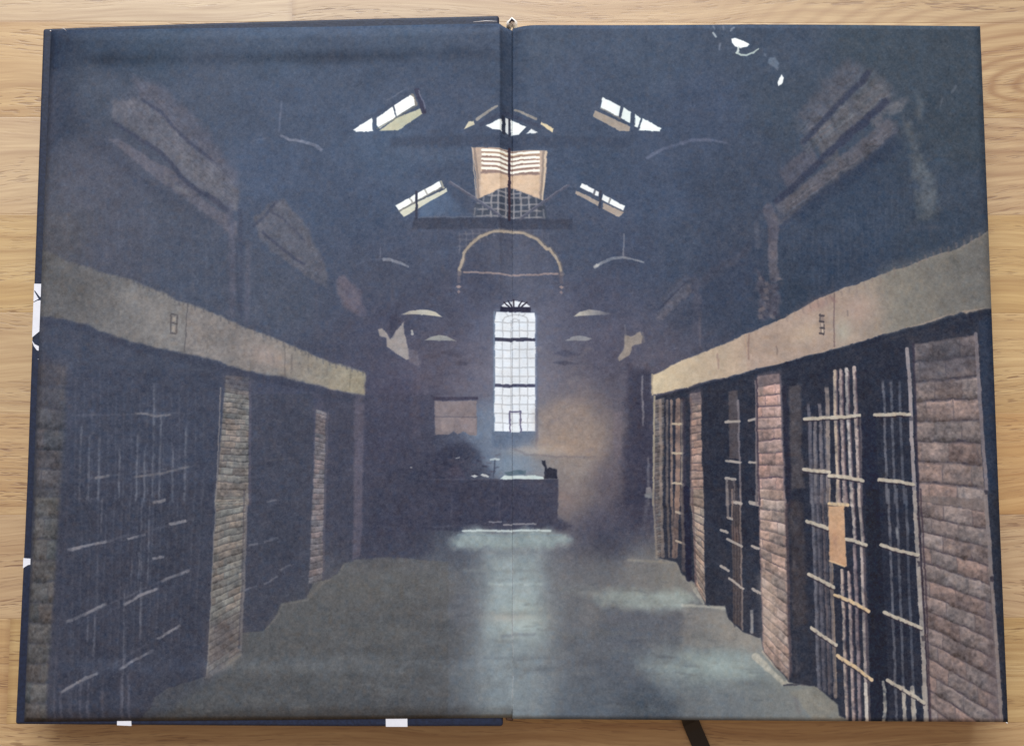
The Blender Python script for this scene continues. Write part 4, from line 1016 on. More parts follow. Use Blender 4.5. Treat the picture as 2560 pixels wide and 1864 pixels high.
# far cell
bricks([*T(5, 2010, 985, 2080, 965), *T(8, 2070, 430, 2030, 440)], 40, (112, 102, 98), (70, 66, 78), 1.0, 14, 0.8, 0.06, 0.12, 5)
stroke(T(5, 2018, 960, 2010, 1660), 5, (158, 148, 132), 3, 0.9, 1.5, 0.1)
stroke(T(8, 2008, 0, 2032, 440), 5, (132, 122, 114), 3, 0.8, 1.5, 0.1)
for x0, x1, w, c, c9 in ((2056, 2062, 7, (140, 124, 118), 2072), (2100, 2100, 6, (112, 100, 98), 2112), (2128, 2130, 6, (146, 122, 112), 2140), (2170, 2168, 12, (150, 120, 108), 2150), (2196, 2196, 6, (160, 142, 126), 2205)):
    stroke(T(5, x0, 985, x1, 1660), w, c, 3, 0.85, 1.5, 0.14, 0, 0.25)
    stroke(T(8, x1, 0, c9, 430), w, tuple(v * 0.86 for v in c), 3, 0.8, 1.5, 0.14, 0, 0.3)
for y in (1135, 1325, 1520):
    stroke(T(5, 2136, y, 2200, y + 2), 5.5, (182, 168, 152), 2.5, 0.9, 1)
for y in (145, 335):
    stroke(T(8, 2156, y - 5, 2214, y + 16), 5.5, (176, 162, 150), 2.5, 0.9, 1)
stroke(T(6, 4, 1515, 12, 1530), 6, (170, 158, 146), 2.5, 0.8)
# third pillar
bricks([*T(6, 55, 945, 122, 930), *T(6, 140, 1660, 60, 1660)], 15, (156, 130, 122), (88, 74, 80), 1.2, 15, 0.95, 0.07, 0.12, 4)
bricks([*T(9, 60, 0, 140, 0), *T(9, 152, 735, 90, 625)], 16, (152, 134, 124), (92, 80, 82), 1.2, 16, 0.95, 0.07, 0.12, 4)
poly(T(6, 50, 860, 130, 850, 125, 1000, 55, 1000), (86, 80, 92), 16, 0.6, 4)
stroke(T(6, 60, 960, 60, 1660), 4, (104, 86, 88), 3, 0.7, 1)
stroke(T(9, 70, 0, 84, 400, 92, 620), 4, (96, 76, 78), 3, 0.7, 1)
stroke(T(6, 10, 980, 20, 1660), 10, (62, 58, 72), 6, 0.7, 2)
stroke(T(9, 30, 0, 46, 570), 16, (40, 42, 60), 5, 0.9, 2)
stroke(T(9, 4, 0, 12, 520), 8, (84, 74, 78), 5, 0.7, 2, 0.1)
# cell between third and second pillar
poly(T(6, 300, 930, 360, 925, 366, 1360, 305, 1360), (84, 76, 80), 5, 0.85, 2, 0.1)
poly(T(6, 296, 1490, 345, 1490, 375, 1660, 290, 1660), (74, 68, 74), 4, 0.7, 2, 0.1)
poly(T(9, 318, 100, 380, 100, 388, 890, 330, 850), (88, 77, 76), 4, 0.85, 2, 0.12)
poly(T(9, 320, 230, 380, 240, 385, 340, 320, 330), (122, 96, 90), 10, 0.6, 3, 0.1)
for x in (330, 348, 366):
    stroke(T(9, x, 100, x + 10, 880), 3, (58, 54, 62), 3, 0.6, 1.5)
stroke(T(6, 362, 990, 370, 1300, 376, 1660), 5, (122, 112, 118), 3, 0.8, 1.5, 0.1)
stroke(T(9, 376, 0, 382, 500, 390, 900), 4, (132, 116, 112), 3, 0.75, 1.5, 0.1)
for b_ in ((6, 283, 1126, 366, 1122), (6, 285, 1374, 372, 1386), (6, 284, 1490, 342, 1494), (6, 432, 1116, 472, 1108), (6, 434, 1382, 476, 1388), (6, 436, 1640, 488, 1650), (6, 334, 1636, 378, 1648), (9, 328, 84, 382, 92), (9, 440, 90, 492, 102),
           (9, 292, 318, 385, 366), (9, 450, 364, 497, 382), (9, 304, 572, 390, 636), (9, 458, 638, 506, 668), (9, 250, 262, 292, 276), (9, 250, 492, 298, 522), (9, 292, 182, 322, 190)):
    stroke(T(*b_), 6.5, (166, 158, 156), 2.5, 0.92, 1, 0.08)
stroke(T(6, 290, 1500, 288, 1660), 6, (128, 120, 122), 3, 0.8, 1.2, 0.1)
stroke(T(6, 336, 1500, 336, 1630), 4, (110, 98, 98), 3, 0.7, 1.2, 0.1)
stroke(T(9, 292, 0, 296, 180), 6, (128, 118, 118), 3, 0.8, 1.2, 0.1)
stroke(T(9, 322, 0, 322, 184), 4, (140, 118, 110), 3, 0.8, 1.2, 0.1)
stroke(T(9, 446, 770, 452, 932), 7, (150, 146, 146), 4, 0.8, 2, 0.1, 0.05, 0.4)
stroke(T(6, 478, 860, 480, 1660), 5, (128, 114, 116), 3, 0.8, 1.5, 0.1)
stroke(T(9, 495, 0, 512, 600, 524, 1010), 4.5, (124, 102, 102), 3, 0.8, 1.5, 0.1)
# second pillar
bricks([*T(6, 485, 832, 630, 815), *T(6, 662, 1660, 490, 1660)], 11, (164, 138, 134), (84, 68, 80), 1.9, 17, 0.97, 0.07, 0.13, 4)
bricks([*T(9, 496, 0, 664, 0), *T(9, 692, 1232, 526, 1042)], 17, (158, 138, 132), (98, 82, 88), 2.0, 18, 0.97, 0.055, 0.12, 4)
poly(T(6, 480, 815, 640, 800, 636, 880, 484, 900), (92, 84, 92), 16, 0.55, 5)
poly(T(9, 500, 560, 600, 560, 620, 1000, 530, 1000), (182, 168, 158), 40, 0.4, 10, 0.1)
stroke(T(6, 484, 850, 488, 1300, 500, 1660), 4, (66, 56, 70), 3, 0.8, 1.5)
stroke(T(6, 634, 830, 650, 1300, 664, 1660), 5, (110, 98, 106), 4, 0.6, 2)
# timber jamb
poly(T(6, 690, 900, 765, 880, 785, 1550, 700, 1560), (82, 76, 80), 10, 0.75, 4, 0.14)
stroke(T(6, 660, 900, 690, 1660), 12, (46, 46, 60), 7, 0.9, 2)
poly(T(9, 690, 60, 780, 90, 810, 860, 720, 900), (76, 68, 70), 14, 0.6, 6, 0.16)
stroke(T(9, 672, 100, 684, 600, 694, 1200), 8, (100, 82, 84), 6, 0.6, 3, 0.16)
for i in range(14):
    y_ = 930 + i * 150
    stroke(T(6, 700 + 2 * i, y_, 715 + 2 * i, y_ + 60 + 40 * (i % 3), 770, y_ + 90), 8, (96, 88, 90) if i % 2 else (58, 56, 64), 10, 0.35, 8, 0.2, 0.2, 0.4)
# nearest cell: outer bars, gate, right leaf
for x0, x1, x2, c in ((812, 838, 0, (98, 96, 108)), (846, 866, 1, (124, 116, 120)), (884, 904, 2, (118, 110, 116)), (932, 944, 3, (146, 132, 128))):
    y0 = {812: 1000, 846: 1110, 884: 1000, 932: 890}[x0]
    stroke(T(6, x0, y0, x0 + 8, 1100, x1 - 4, 1660), 7.5 if x0 != 932 else 11, c, 3, 0.85, 1.2, 0.12, 0.03, 0.2)
for x0, x1, y1, w, c in ((838, 878, 1270, 7, (108, 106, 116)), (868, 912, 1290, 6.5, (96, 92, 102)), (904, 948, 1310, 6.5, (98, 88, 92)), (944, 988, 1330, 9, (146, 126, 114))):
    stroke(T(9, x0, 0, (x0 + x1) / 2, 640, x1, y1), w, c, 3, 0.85, 1.2, 0.12, 0, 0.2)
for x0, x1, c in ((985, 1008, (178, 162, 150)), (1022, 1050, (166, 150, 150)), (1062, 1096, (184, 176, 176)), (1112, 1146, (172, 158, 156))):
    stroke(T(6, x0, 800 - (x0 - 985) * 0.2, (x0 + x1) / 2 - 3, 1180, x1, 1660), 9.5, c, 2.5, 0.92, 1.4, 0.16, 0, 0.3)
    stroke(T(6, x0 + 11, 800, (x0 + x1) / 2 + 8, 1180, x1 + 11, 1660), 4, (92, 76, 86), 2.5, 0.7, 1)
for x0, x1, y0, y1, c in ((1010, 1018, 0, 90, (160, 142, 140)), (1052, 1064, 0, 95, (158, 140, 142)), (1098, 1112, 0, 320, (184, 172, 170)), (1140, 1166, 0, 330, (164, 152, 150)), (1030, 1062, 520, 1470, (176, 160, 154)), (1075, 1105, 535, 1480, (174, 156, 154)), (1112, 1146, 360, 1485, (140, 124, 128)), (1158, 1192, 360, 1490, (168, 156, 154))):
    stroke(T(9, x0, y0, (x0 + x1) / 2, (y0 + y1) / 2, x1, y1), 8.5, c, 2.5, 0.9, 1.4, 0.16, 0, 0.3)
    stroke(T(9, x0 + 10, y0, (x0 + x1) / 2 + 10, (y0 + y1) / 2, x1 + 10, y1), 3.5, (84, 70, 80), 2.5, 0.6, 1)
stroke(T(9, 1186, 1250, 1192, 1490), 9, (196, 190, 186), 3, 0.85, 2, 0.1, 0, 0.3)
for i, x in enumerate((826, 858, 896, 916)):
    stroke(T(6, x, 1120, x + 14, 1400, x + 24, 1660), 4.5, (96, 92, 102), 3, 0.6, 1.5, 0.14, 0.03, 0.3)
    stroke(T(9, x + 26, 0, x + 46, 640, x + 64, 1290 + i * 8), 4.5, (92, 88, 96), 3, 0.6, 1.5, 0.14, 0, 0.3)
# dark stile
poly(T(6, 1165, 1090, 1250, 1085, 1272, 1660, 1168, 1660), (42, 46, 62), 4, 0.95, 1)
poly(T(9, 1185, 0, 1272, 0, 1300, 640, 1330, 1220, 1330, 1490, 1215, 1490, 1205, 700), (40, 44, 56), 4, 0.95, 1)
stroke(T(6, 1152, 1100, 1160, 1660), 5, (104, 94, 100), 3, 0.6, 1)
stroke(T(9, 1176, 360, 1196, 1000, 1212, 1490), 5, (98, 88, 92), 3, 0.6, 1)
stroke(T(9, 1298, 1235, 1306, 1340, 1306, 1490), 8, (170, 166, 160), 3, 0.85, 3, 0.1, 0, 0.45)
# right leaf
for x0, x1, x2, x3, c in ((1300, 1330, 1332, 1384, (102, 102, 112)), (1350, 1384, 1386, 1438, (92, 94, 106)), (1405, 1442, 1446, 1502, (84, 88, 102))):
    stroke(T(6, x0, 850, x0 + 8, 1080, x1 - 6, 1660), 6.5, c, 3, 0.8, 1.5, 0.1, 0.03, 0.3)
    stroke(T(9, x2, 0, x2 + 22, 640, x3, 1480), 6.5, c, 3, 0.8, 1.5, 0.1, 0, 0.25)
for x0, x1 in ((1432, 1440), (1486, 1498), (1560, 1572)):
    stroke(T(9, x0, 1270, x1, 1490), 10, (178, 170, 162), 3, 0.9, 3, 0.1, 0, 0.3)
stroke(T(9, 1384, 240, 1392, 330), 7, (150, 150, 156), 4, 0.7, 2, 0, 0.2, 0.4)
stroke(T(9, 1448, 170, 1462, 300), 7, (116, 118, 130), 4, 0.6, 2, 0, 0.2, 0.4)
stroke(T(6, 1456, 655, 1474, 880, 1488, 1250, 1500, 1500, 1506, 1660), 9.5, (150, 142, 148), 2.5, 0.95, 1, 0.1)
stroke(T(9, 1506, 20, 1522, 360, 1544, 760, 1566, 1180, 1582, 1495), 12, (158, 150, 148), 2.5, 0.95, 1, 0.1, 0, 0.1)
stroke(T(9, 1522, 20, 1540, 360, 1562, 760, 1584, 1180, 1600, 1495), 5, (62, 52, 62), 3, 0.8, 1)
poly(T(9, 1520, 460, 1545, 460, 1548, 495, 1524, 495), (70, 64, 72), 3, 0.9)
poly(T(6, 1468, 1090, 1496, 1090, 1498, 1116, 1470, 1116), (90, 84, 92), 3, 0.9)
poly(T(9, 1545, 940, 1570, 940, 1575, 975, 1550, 975), (76, 70, 76), 3, 0.9)
# cross rails
RAILS = [(6, 790, 1106, 960, 1098, 1148, 1084), (6, 784, 1430, 860, 1438, 948, 1446), (6, 948, 1468, 1060, 1482, 1168, 1502), (6, 1244, 1080, 1360, 1078, 1470, 1074), (6, 1270, 1494, 1380, 1508, 1495, 1526),
         (9, 950, 92, 1070, 102), (9, 804, 204, 870, 226, 942, 252), (9, 1056, 320, 1120, 336, 1188, 358), (9, 1284, 356, 1400, 394, 1524, 422), (9, 814, 544, 890, 582, 978, 626), (9, 984, 676, 1090, 722, 1202, 782),
         (9, 1302, 788, 1420, 838, 1545, 892), (9, 834, 892, 910, 944, 992, 1000), (9, 1000, 1070, 1110, 1140, 1222, 1220), (9, 1326, 1224, 1440, 1290, 1562, 1372)]
for i, b_ in enumerate(RAILS):
    warm = b_[0] == 9 and 940 < b_[1] < 1010
    P_ = T(*b_)
    stroke([(x, y + 4) for x, y in P_], 7, (58, 50, 58), 3, 0.8, 1.2)
    stroke(P_, 8.5, (206, 182, 152) if warm else (182, 174, 164), 2.5, 0.97, 1.6, 0.1)
for b_ in RAILS:
    P_ = T(*b_)
    for k_ in range(4):
        q = (k_ + 0.6) / 4.3
        x_ = P_[0][0] + (P_[-1][0] - P_[0][0]) * q; y_ = P_[0][1] + (P_[-1][1] - P_[0][1]) * q
        if len(P_) == 3:
            y_ = np.interp(x_, [p[0] for p in P_], [p[1] for p in P_])
        glow((x_, y_ - 2.5), 3.6, 3.2, (170, 158, 148), 0.8)
        glow((x_ + 2, y_ + 7), 3.2, 3.6, (50, 44, 54), 0.6)
# number plate on the gate
poly(T(9, 944, 108, 1046, 108, 1052, 300, 1062, 500, 952, 462, 946, 280), (192, 158, 132), 3, 1, 1, 0.1, (T(9, 950, 110)[0], T(9, 1050, 490)[0], (178, 142, 118)))
stroke(T(9, 950, 458, 1060, 500), 4, (214, 184, 152), 3, 0.7, 1)
stroke(T(9, 1062, 505, 1085, 520, 1090, 535), 9, (48, 46, 58), 3, 0.9, 1)
glow(T(9, 985, 330)[0], 8, 22, (150, 112, 96), 0.5)
# first pillar, pipe and door edge at the far right
poly(T(6, 1500, 625, 1900, 560, 1965, 1660, 1535, 1660), (122, 107, 106), 4, 0.97, 3, 0.14)
bricks([*T(6, 1500, 625, 1900, 560), *T(6, 1965, 1700, 1535, 1640)], 8, (128, 112, 110), (62, 57, 66), 2.3, 21, 0.97, 0.085, 0.09, 5)
poly(T(9, 1538, 40, 1965, 60, 2060, 1500, 1602, 1500), (120, 106, 104), 4, 0.97, 3, 0.14)
bricks([*T(9, 1536, 72, 1968, 140), *T(9, 2066, 1830, 1604, 1500)], 14, (125, 109, 107), (76, 66, 72), 2.4, 22, 0.97, 0.065, 0.09, 5)
poly(T(6, 1490, 600, 1910, 540, 1920, 800, 1500, 880), (70, 70, 80), 70, 0.65, 16, 0.14)
poly(T(9, 1960, 700, 2040, 760, 2060, 1490, 2000, 1490), (98, 84, 88), 40, 0.5, 8, 0.1)
rb = random.Random(9)
for i in range(80):
    q = rb.random()
    x_, y_ = 1540 + 380 * rb.random(), 640 + 2380 * q
    x_ += 90 * q
    c_ = (150, 134, 130) if rb.random() < 0.5 else (84, 74, 78)
    stroke(T(6, x_, y_, x_ + 20 + 60 * rb.random(), y_ + 4 + 22 * q), 6 + 10 * rb.random(), c_, 9, 0.14 + 0.2 * rb.random(), 8, 0.2, 0.2, 0.4)
stroke(T(6, 1498, 620, 1510, 1000, 1530, 1640), 6, (58, 54, 68), 4, 0.8, 2)
stroke(T(9, 1545, 0, 1575, 600, 1605, 1495), 4, (66, 54, 64), 4, 0.8, 2)
poly(T(6, 1925, 480, 2012, 400, 2032, 900, 2066, 1660, 1985, 1660, 1950, 1000), (50, 58, 76), 6, 0.95, 1)
poly(T(9, 1988, 0, 2064, 0, 2090, 700, 2116, 1500, 2078, 1500, 2040, 900, 2010, 500), (50, 54, 66), 5, 0.95, 1)
stroke(T(6, 1906, 555, 1922, 800, 1948, 1180, 1966, 1420, 1976, 1560), 9, (124, 114, 120), 3, 0.9, 1, 0.1)
stroke(T(9, 1968, 30, 1990, 300, 2008, 560), 10, (132, 120, 120), 3, 0.9, 1, 0.1)
stroke(T(9, 2010, 590, 2030, 880, 2054, 1250, 2070, 1495), 9, (138, 124, 122), 3, 0.9, 1, 0.1)
poly(T(6, 1965, 1562, 1985, 1562, 1987, 1590, 1967, 1590), (66, 62, 70), 3, 0.9)
poly(T(9, 1995, 560, 2020, 560, 2022, 595, 2000, 595), (66, 60, 68), 3, 0.9)
# beam of the right gallery
RT = T(6, -10, 742, 120, 682, 280, 622, 400, 565, 560, 515, 650, 462, 700, 424, 800, 392, 890, 330, 1000, 282, 1150, 230, 1300, 172, 1400, 142, 1550, 82, 1780, 12, 2010, -110)
RB = T(6, 2016, 385, 1850, 425, 1800, 412, 1650, 472, 1330, 552, 1000, 652, 650, 742, 430, 802, 120, 872, -10, 912)
EDGE = T(5, 2005, 950, 2004, 822)
poly(RT + RB + EDGE, (196, 182, 160), 5, 1, 4, 0.07, (T(5, 2010, 880)[0], T(6, 500, 680)[0], (164, 146, 136)))
poly(T(6, 400, 565, 650, 462, 890, 330, 1300, 172, 1780, 12, 2010, -110, 2016, 385, 1800, 412, 1330, 552, 650, 742, 420, 802), (162, 144, 136), 4, 0.9, 3, 0.07, (T(6, 900, 480)[0], T(6, 1450, 320)[0], (126, 121, 114)))
poly(T(6, 1300, 172, 1780, 12, 2010, -110, 2016, 385, 1800, 412, 1330, 552), (124, 119, 112), 60, 0.8, 4, 0.08, (T(6, 1400, 320)[0], T(6, 2000, 150)[0], (98, 96, 94)))
glow(T(6, 1130, 400)[0], 50, 44, (172, 148, 142), 0.6, -20)
glow(T(6, 880, 370)[0], 40, 14, (158, 126, 122), 0.6, -25)
glow(T(6, 800, 560)[0], 40, 22, (184, 166, 150), 0.6, -20)
glow(T(6, 1040, 540)[0], 20, 34, (166, 166, 158), 0.6)
glow(T(6, 560, 640)[0], 50, 20, (152, 134, 126), 0.5, -20)
stroke(T(6, 984, 300, 980, 450, 984, 640), 3.5, (118, 96, 94), 3, 0.85, 1.5)
stroke(T(6, 960, 320, 985, 350), 8, (134, 106, 106), 6, 0.6, 2)
stroke(T(6, 432, 560, 430, 720), 4, (138, 112, 104), 3, 0.7, 2)
stroke(T(6, 410, 570, 422, 690), 3, (176, 150, 132), 3, 0.6, 2)
stroke(T(6, 610, 640, 616, 690), 4, (124, 106, 98), 4, 0.7, 2)
stroke(T(6, 232, 690, 240, 780), 5, (146, 122, 116), 4, 0.6, 2)
stroke(T(6, 1070, 410, 1072, 440), 4, (116, 104, 100), 3, 0.6, 1)
stroke(T(6, 1760, 60, 1800, 110), 12, (84, 86, 84), 12, 0.5, 6)
stroke(T(6, 1890, 315, 1905, 330), 7, (86, 84, 82), 6, 0.6, 2)
poly(T(6, 888, 434, 916, 432, 918, 568, 888, 566), (128, 112, 108), 3, 0.7, 1)
for y in (440, 478, 520, 556):
    stroke(T(6, 890, y, 915, y + 4), 4.5, (74, 66, 70), 2.5, 0.9, 1)
stroke(T(6, 892, 436, 890, 480), 3, (80, 72, 74), 2.5, 0.8)
stroke(T(6, 914, 500, 914, 566), 3, (80, 72, 74), 2.5, 0.8)
poly(T(6, 895, 490, 910, 490, 910, 512, 895, 512), (190, 174, 164), 2.5, 0.8)
stroke(T(6, 905, 535, 906, 548), 4, (204, 190, 176), 2.5, 0.8)
for i in range(26):
    x = 680 + i * 50
    y = 424 - (x - 700) * 0.42
    stroke(T(6, x, y, x + 2, y + 14 + rs_.random() * 36), 5, (126, 110, 106), 5, 0.4, 3)
stroke([(x, y + 9) for x, y in RB], 10, (40, 46, 62), 9, 0.7, 3)
stroke(T(5, 2003, 820, 2004, 950), 4, (176, 162, 142), 3, 0.8, 1)
# upper gallery on the right: faint bars, post, rubble
for i in range(11):
    x = 850 + i * 40
    stroke(T(6, x, -150, x + 2, 330 - i * 17), 3.5, (68, 78, 98), 4, 0.45, 1.5, 0, 0.15, 0.5)
stroke(T(6, 588, -10, 592, 90, 600, 200), 22, (92, 88, 98), 7, 0.8, 4, 0.16, 0, 0.2)
for P in (T(6, 480, 140, 540, 230, 620, 240, 620, 340, 520, 330, 490, 280), T(6, 500, 330, 620, 320, 622, 420, 540, 470, 490, 450)):
    poly(P, (84, 80, 92), 14, 0.7, 10, 0.25)
for i in range(26):
    x, y = 490 + rs_.random() * 125, 190 + rs_.random() * 270
    poly(T(6, x, y, x + 22, y - 8, x + 30, y + 14, x + 6, y + 18), (112, 102, 106) if i % 2 else (62, 62, 78), 5, 0.6, 5, 0.1)
stroke(T(6, 80, 200, 100, 420, 95, 660), 24, (76, 76, 92), 14, 0.6, 5, 0.16, 0, 0.3)
stroke(T(6, 120, 460, 118, 640), 6, (92, 88, 100), 5, 0.6, 2, 0.1)
stroke(T(6, -10, 330, 120, 230, 300, 110, 430, 10), (28, 16), (72, 74, 90), 18, 0.6, 6, 0.12)
stroke(T(5, 2060, 440, 2130, 370, 2219, 270), (22, 30), (96, 94, 106), 10, 0.75, 5, 0.16, 0, 0.2)
stroke(T(5, 2080, 330, 2150, 260, 2219, 200), 16, (82, 84, 100), 10, 0.6, 4, 0.14)
stroke(T(5, 2050, 400, 2219, 230), 4, (58, 60, 78), 5, 0.7, 2)
stroke(T(5, 20, 210, 90, 280, 130, 350), (26, 14), (98, 92, 106), 10, 0.6, 4, 0.12)

# paper core showing where the fold has rubbed
stroke([(1281, 500), (1280.8, 900), (1280.5, 1350)], 1.6, (122, 128, 146), 2.2, 0.4, 0.5, 0, 0.1, 0.6)
stroke([(1280.5, 1350), (1280.4, 1600), (1280.2, 1794)], 2.4, (168, 172, 180), 2.2, 0.75, 0.5, 0, 0.05, 0.7)

# ---- finish: cloudy press tone, ink grain, then calibrate to paper reflectance


def finish(pg, name):
    h, w = pg.h, pg.w
    c = pg.c
    wx = 1.0 * fbm(pg.rs, h, w, 9, 2) + 0.7 * fbm(pg.rs, h, w, 26, 2)
    wy = 1.0 * fbm(pg.rs, h, w, 9, 2) + 0.7 * fbm(pg.rs, h, w, 26, 2)
    iy, ix = np.mgrid[0:h, 0:w]
    c = c[np.clip(np.rint(iy + wy).astype(int), 0, h - 1), np.clip(np.rint(ix + wx).astype(int), 0, w - 1)]
    c = c * (1 + 0.035 * fbm(pg.rs, h, w, 14, 3) + 0.04 * fbm(pg.rs, h, w, 60, 3))[..., None]
    lum = c.mean(2)
    # ink set: dark tints are greyer and never quite black
    k = np.clip((lum - 105) / 60, 0, 1)
    c = lum[..., None] + (0.74 + 0.26 * k)[..., None] * (c - lum[..., None])
    c = c + (7.0 * np.clip(1.25 - lum / 120.0, 0, 1))[..., None]
    tk = np.clip((lum - 95) / 50, 0, 1)[..., None]
    c = c * (np.array([0.968, 0.995, 1.02]) * (1 - tk) + np.array([0.985, 1.0, 0.985]) * tk)
    g1 = pg.rs.normal(0, 1, (h, w))
    g2 = upsample(pg.rs.normal(0, 1, (h // 2, w // 2)), h, w)
    g3 = upsample(pg.rs.normal(0, 1, (h // 5, w // 5)), h, w)
    amp = np.clip(1.3 - lum / 260.0, 0.25, 1.0)
    grain = (1.6 * g1 + 3.4 * g2 + 2.2 * g3 + 2.2 * pg.n_mid + 2.0 * pg.n_fine) * amp
    tint = upsample(pg.rs.normal(0, 1, (h // 8, w // 8)), h, w) * 1.1
    out = c + grain[..., None]
    out[..., 0] += tint
    out[..., 2] -= tint
    # blue white specks and dark flecks of the ink screen
    sp = (pg.rs.rand(h, w) > 0.9985).astype(float)
    sp = np.maximum(sp, np.roll(sp, 1, 1) * 0.6)
    out += (sp * 13 * amp)[..., None]
    dk = (pg.rs.rand(h, w) > 0.9985).astype(float)
    out -= (np.maximum(dk, np.roll(dk, 1, 0) * 0.7) * 12 * amp)[..., None]
    L = srgb2lin(np.clip(out, 0, 255))
    A = np.clip((L - FLARE) * GAIN, 0.004, 0.85)
    img = bpy.data.images.new(name, w, h, alpha=False)
    px = np.ones((h, w, 4), dtype=np.float32)
    px[..., :3] = lin2srgb(A)[::-1]
    img.pixels.foreach_set(px.ravel())
    img.update()
    img.pack()
    return img


def print_material(name, img):
    m, nt, b = new_mat(name)
    N = NB(nt)
    uv = N.n('ShaderNodeUVMap')
    uv.uv_map = "UVMap"
    t = N.n('ShaderNodeTexImage')
    t.image = img
    t.interpolation = 'Cubic'
    t.extension = 'EXTEND'
    N.link(uv.outputs[0], t.inputs[0])
    N.link(t.outputs[0], b.inputs['Base Color'])
    tc = N.n('ShaderNodeTexCoord')
    f1 = N.noise(tc.outputs['Object'], 2200.0, 2, 0.6)
    f2 = N.noise(tc.outputs['Object'], 60.0, 3, 0.5)
    b.inputs['Roughness'].default_value = 0.5
    N.link(N.math('MULTIPLY_ADD', f2, 0.10, 0.64), b.inputs['Roughness'])
    b.inputs['Specular IOR Level'].default_value = 0.25
    bm = N.n('ShaderNodeBump')
    bm.inputs['Strength'].default_value = 0.18
    bm.inputs['Distance'].default_value = 0.0001
    N.link(f1, bm.inputs['Height'])
    N.link(bm.outputs[0], b.inputs['Normal'])
    return m


PRINT_LEFT = print_material("printed_endpaper_left", finish(PL, "cell_block_print_left"))
PRINT_RIGHT = print_material("printed_endpaper_right", finish(PR, "cell_block_print_right"))

# ---------------------------------------------------------------- table
def box(name, x0, x1, y0, y1, z0, z1, mat, parent=None, bevel=0.0):
    v = [(x0, y0, z0), (x1, y0, z0), (x1, y1, z0), (x0, y1, z0), (x0, y0, z1), (x1, y0, z1), (x1, y1, z1), (x0, y1, z1)]
    f = [(3, 2, 1, 0), (4, 5, 6, 7), (0, 1, 5, 4), (1, 2, 6, 5), (2, 3, 7, 6), (3, 0, 4, 7)]
    o = mesh_obj(name, v, f, mat, parent)
    if bevel:
        bv = o.modifiers.new("bevel", 'BEVEL')
        bv.width = bevel
        bv.segments = 3
    return o


table = box("wooden_table", -0.75, 0.75, -0.48, 0.52, -0.030, 0.0, OAK, None, 0.003)
table["label"] = "oiled oak table top of glued staves lying under the open book"
table["category"] = "table"

# ---------------------------------------------------------------- the open book
book = bpy.data.objects.new("open_book", None)
C.objects.link(book)
book.location = (0, 0, 0)
book["label"] = "open hardback book with navy cloth boards and a dark cell block printed across both endpapers"
book["category"] = "book"


def lerp(a, b, t):
    return a + (b - a) * t


def sstep(t):
    t = min(1.0, max(0.0, t))
    return t * t * (3 - 2 * t)


XO, XH, XF = -0.1656, -0.0046, -0.0002      # left page: outer edge, board hinge, fold


TURN = 0.0013


def board_z(x, t):
    """height of the inside of the front board; t runs 0 at the head to 1 at the tail"""
    s = (x + 0.169) / (XH + 0.169)
    zh = lerp(0.0205, 0.0190, t)
    return lerp(0.0165, zh, min(1.0, max(0.0, s)) ** 0.9)


def left_z(x, t):
    z = board_z(min(x, XH), t) + 0.0002
    if x > XH:
        zf = lerp(0.0160, 0.0191, sstep((t - 0.04) / 0.46))
        k = (x - XH) / (XF - XH)
        z = lerp(z, zf, k ** 0.75)
    # the cloth turned in under the endpaper leaves a step along head and tail
    sx = sstep((x - XO - 0.008) / 0.012) * (0.75 + 0.25 * math.sin(x * 70.0)) * sstep((XH + 0.004 - x) / 0.012)
    d = t * 0.241
    z += (TURN + 0.0001) * (sstep(min(x - XO, d, 0.241 - d) / 0.004) - 1.0)
    z -= TURN * sx * sstep((d - 0.0092) / 0.0046) * sstep((0.241 - 0.0155 - d) / 0.0056)
    return z





def right_z(x, t):
    zf = lerp(0.0160, 0.0191, sstep((t - 0.04) / 0.46))
    k = min(1.0, max(0.0, x / 0.010))
    z = lerp(zf, 0.0190, 1 - (1 - k) ** 2.6)
    z += 0.0006 * math.sin(math.pi * min(1.0, x / 0.1667)) - 0.0005 * sstep((x - 0.1) / 0.067)
    z += 0.00010 * math.sin(x * 41 + 1.0) * math.sin(t * 7.0)
    return z


def grid(xs, ts, fn):
    v, uv = [], []
    for t in ts:
        for x in xs:
            p, q = fn(x, t)
            v.append(p)
            uv.append(q)
    n = len(xs)
    f = [(j * n + i, (j + 1) * n + i, (j + 1) * n + i + 1, j * n + i + 1) for j in range(len(ts) - 1) for i in range(n - 1)]
    return v, f, uv


def left_pt(x, t):
    s = (x - XO) / (XF - XO)
    top = lerp(0.1202, 0.1208, s) + 0.0004 * sstep((s - 0.6) / 0.3) * (1 - sstep((s - 0.965) / 0.035))
    bot = lerp(-0.1211, -0.1193, s)
    return (x, lerp(top, bot, t), left_z(x, t)), (s, 1 - t)


def right_pt(x, t):
    s = (x - XF) / (0.1667 - XF)
    bow = 0.0004 * math.sin(math.pi * s)
    top = lerp(0.1208, 0.1209, s) - 0.0002 * math.sin(math.pi * min(1, s * 2))
    bot = lerp(-0.1193, -0.1208, s) + bow * 0.5
    return (x, lerp(top, bot, t), right_z(x, t)), (s, 1 - t)


def paper(name, xs, ts, fn, mat):
    v, f, uv = grid(xs, ts, fn)
    o = mesh_obj(name, v, f, [mat, PAPER_FIBRE], book, True, None, uv)
    sm = o.modifiers.new("sheet", 'SOLIDIFY')
    sm.thickness = 0.00016
    sm.offset = -1.0
    sm.material_offset_rim = 1
    sm.use_even_offset = True
    return o


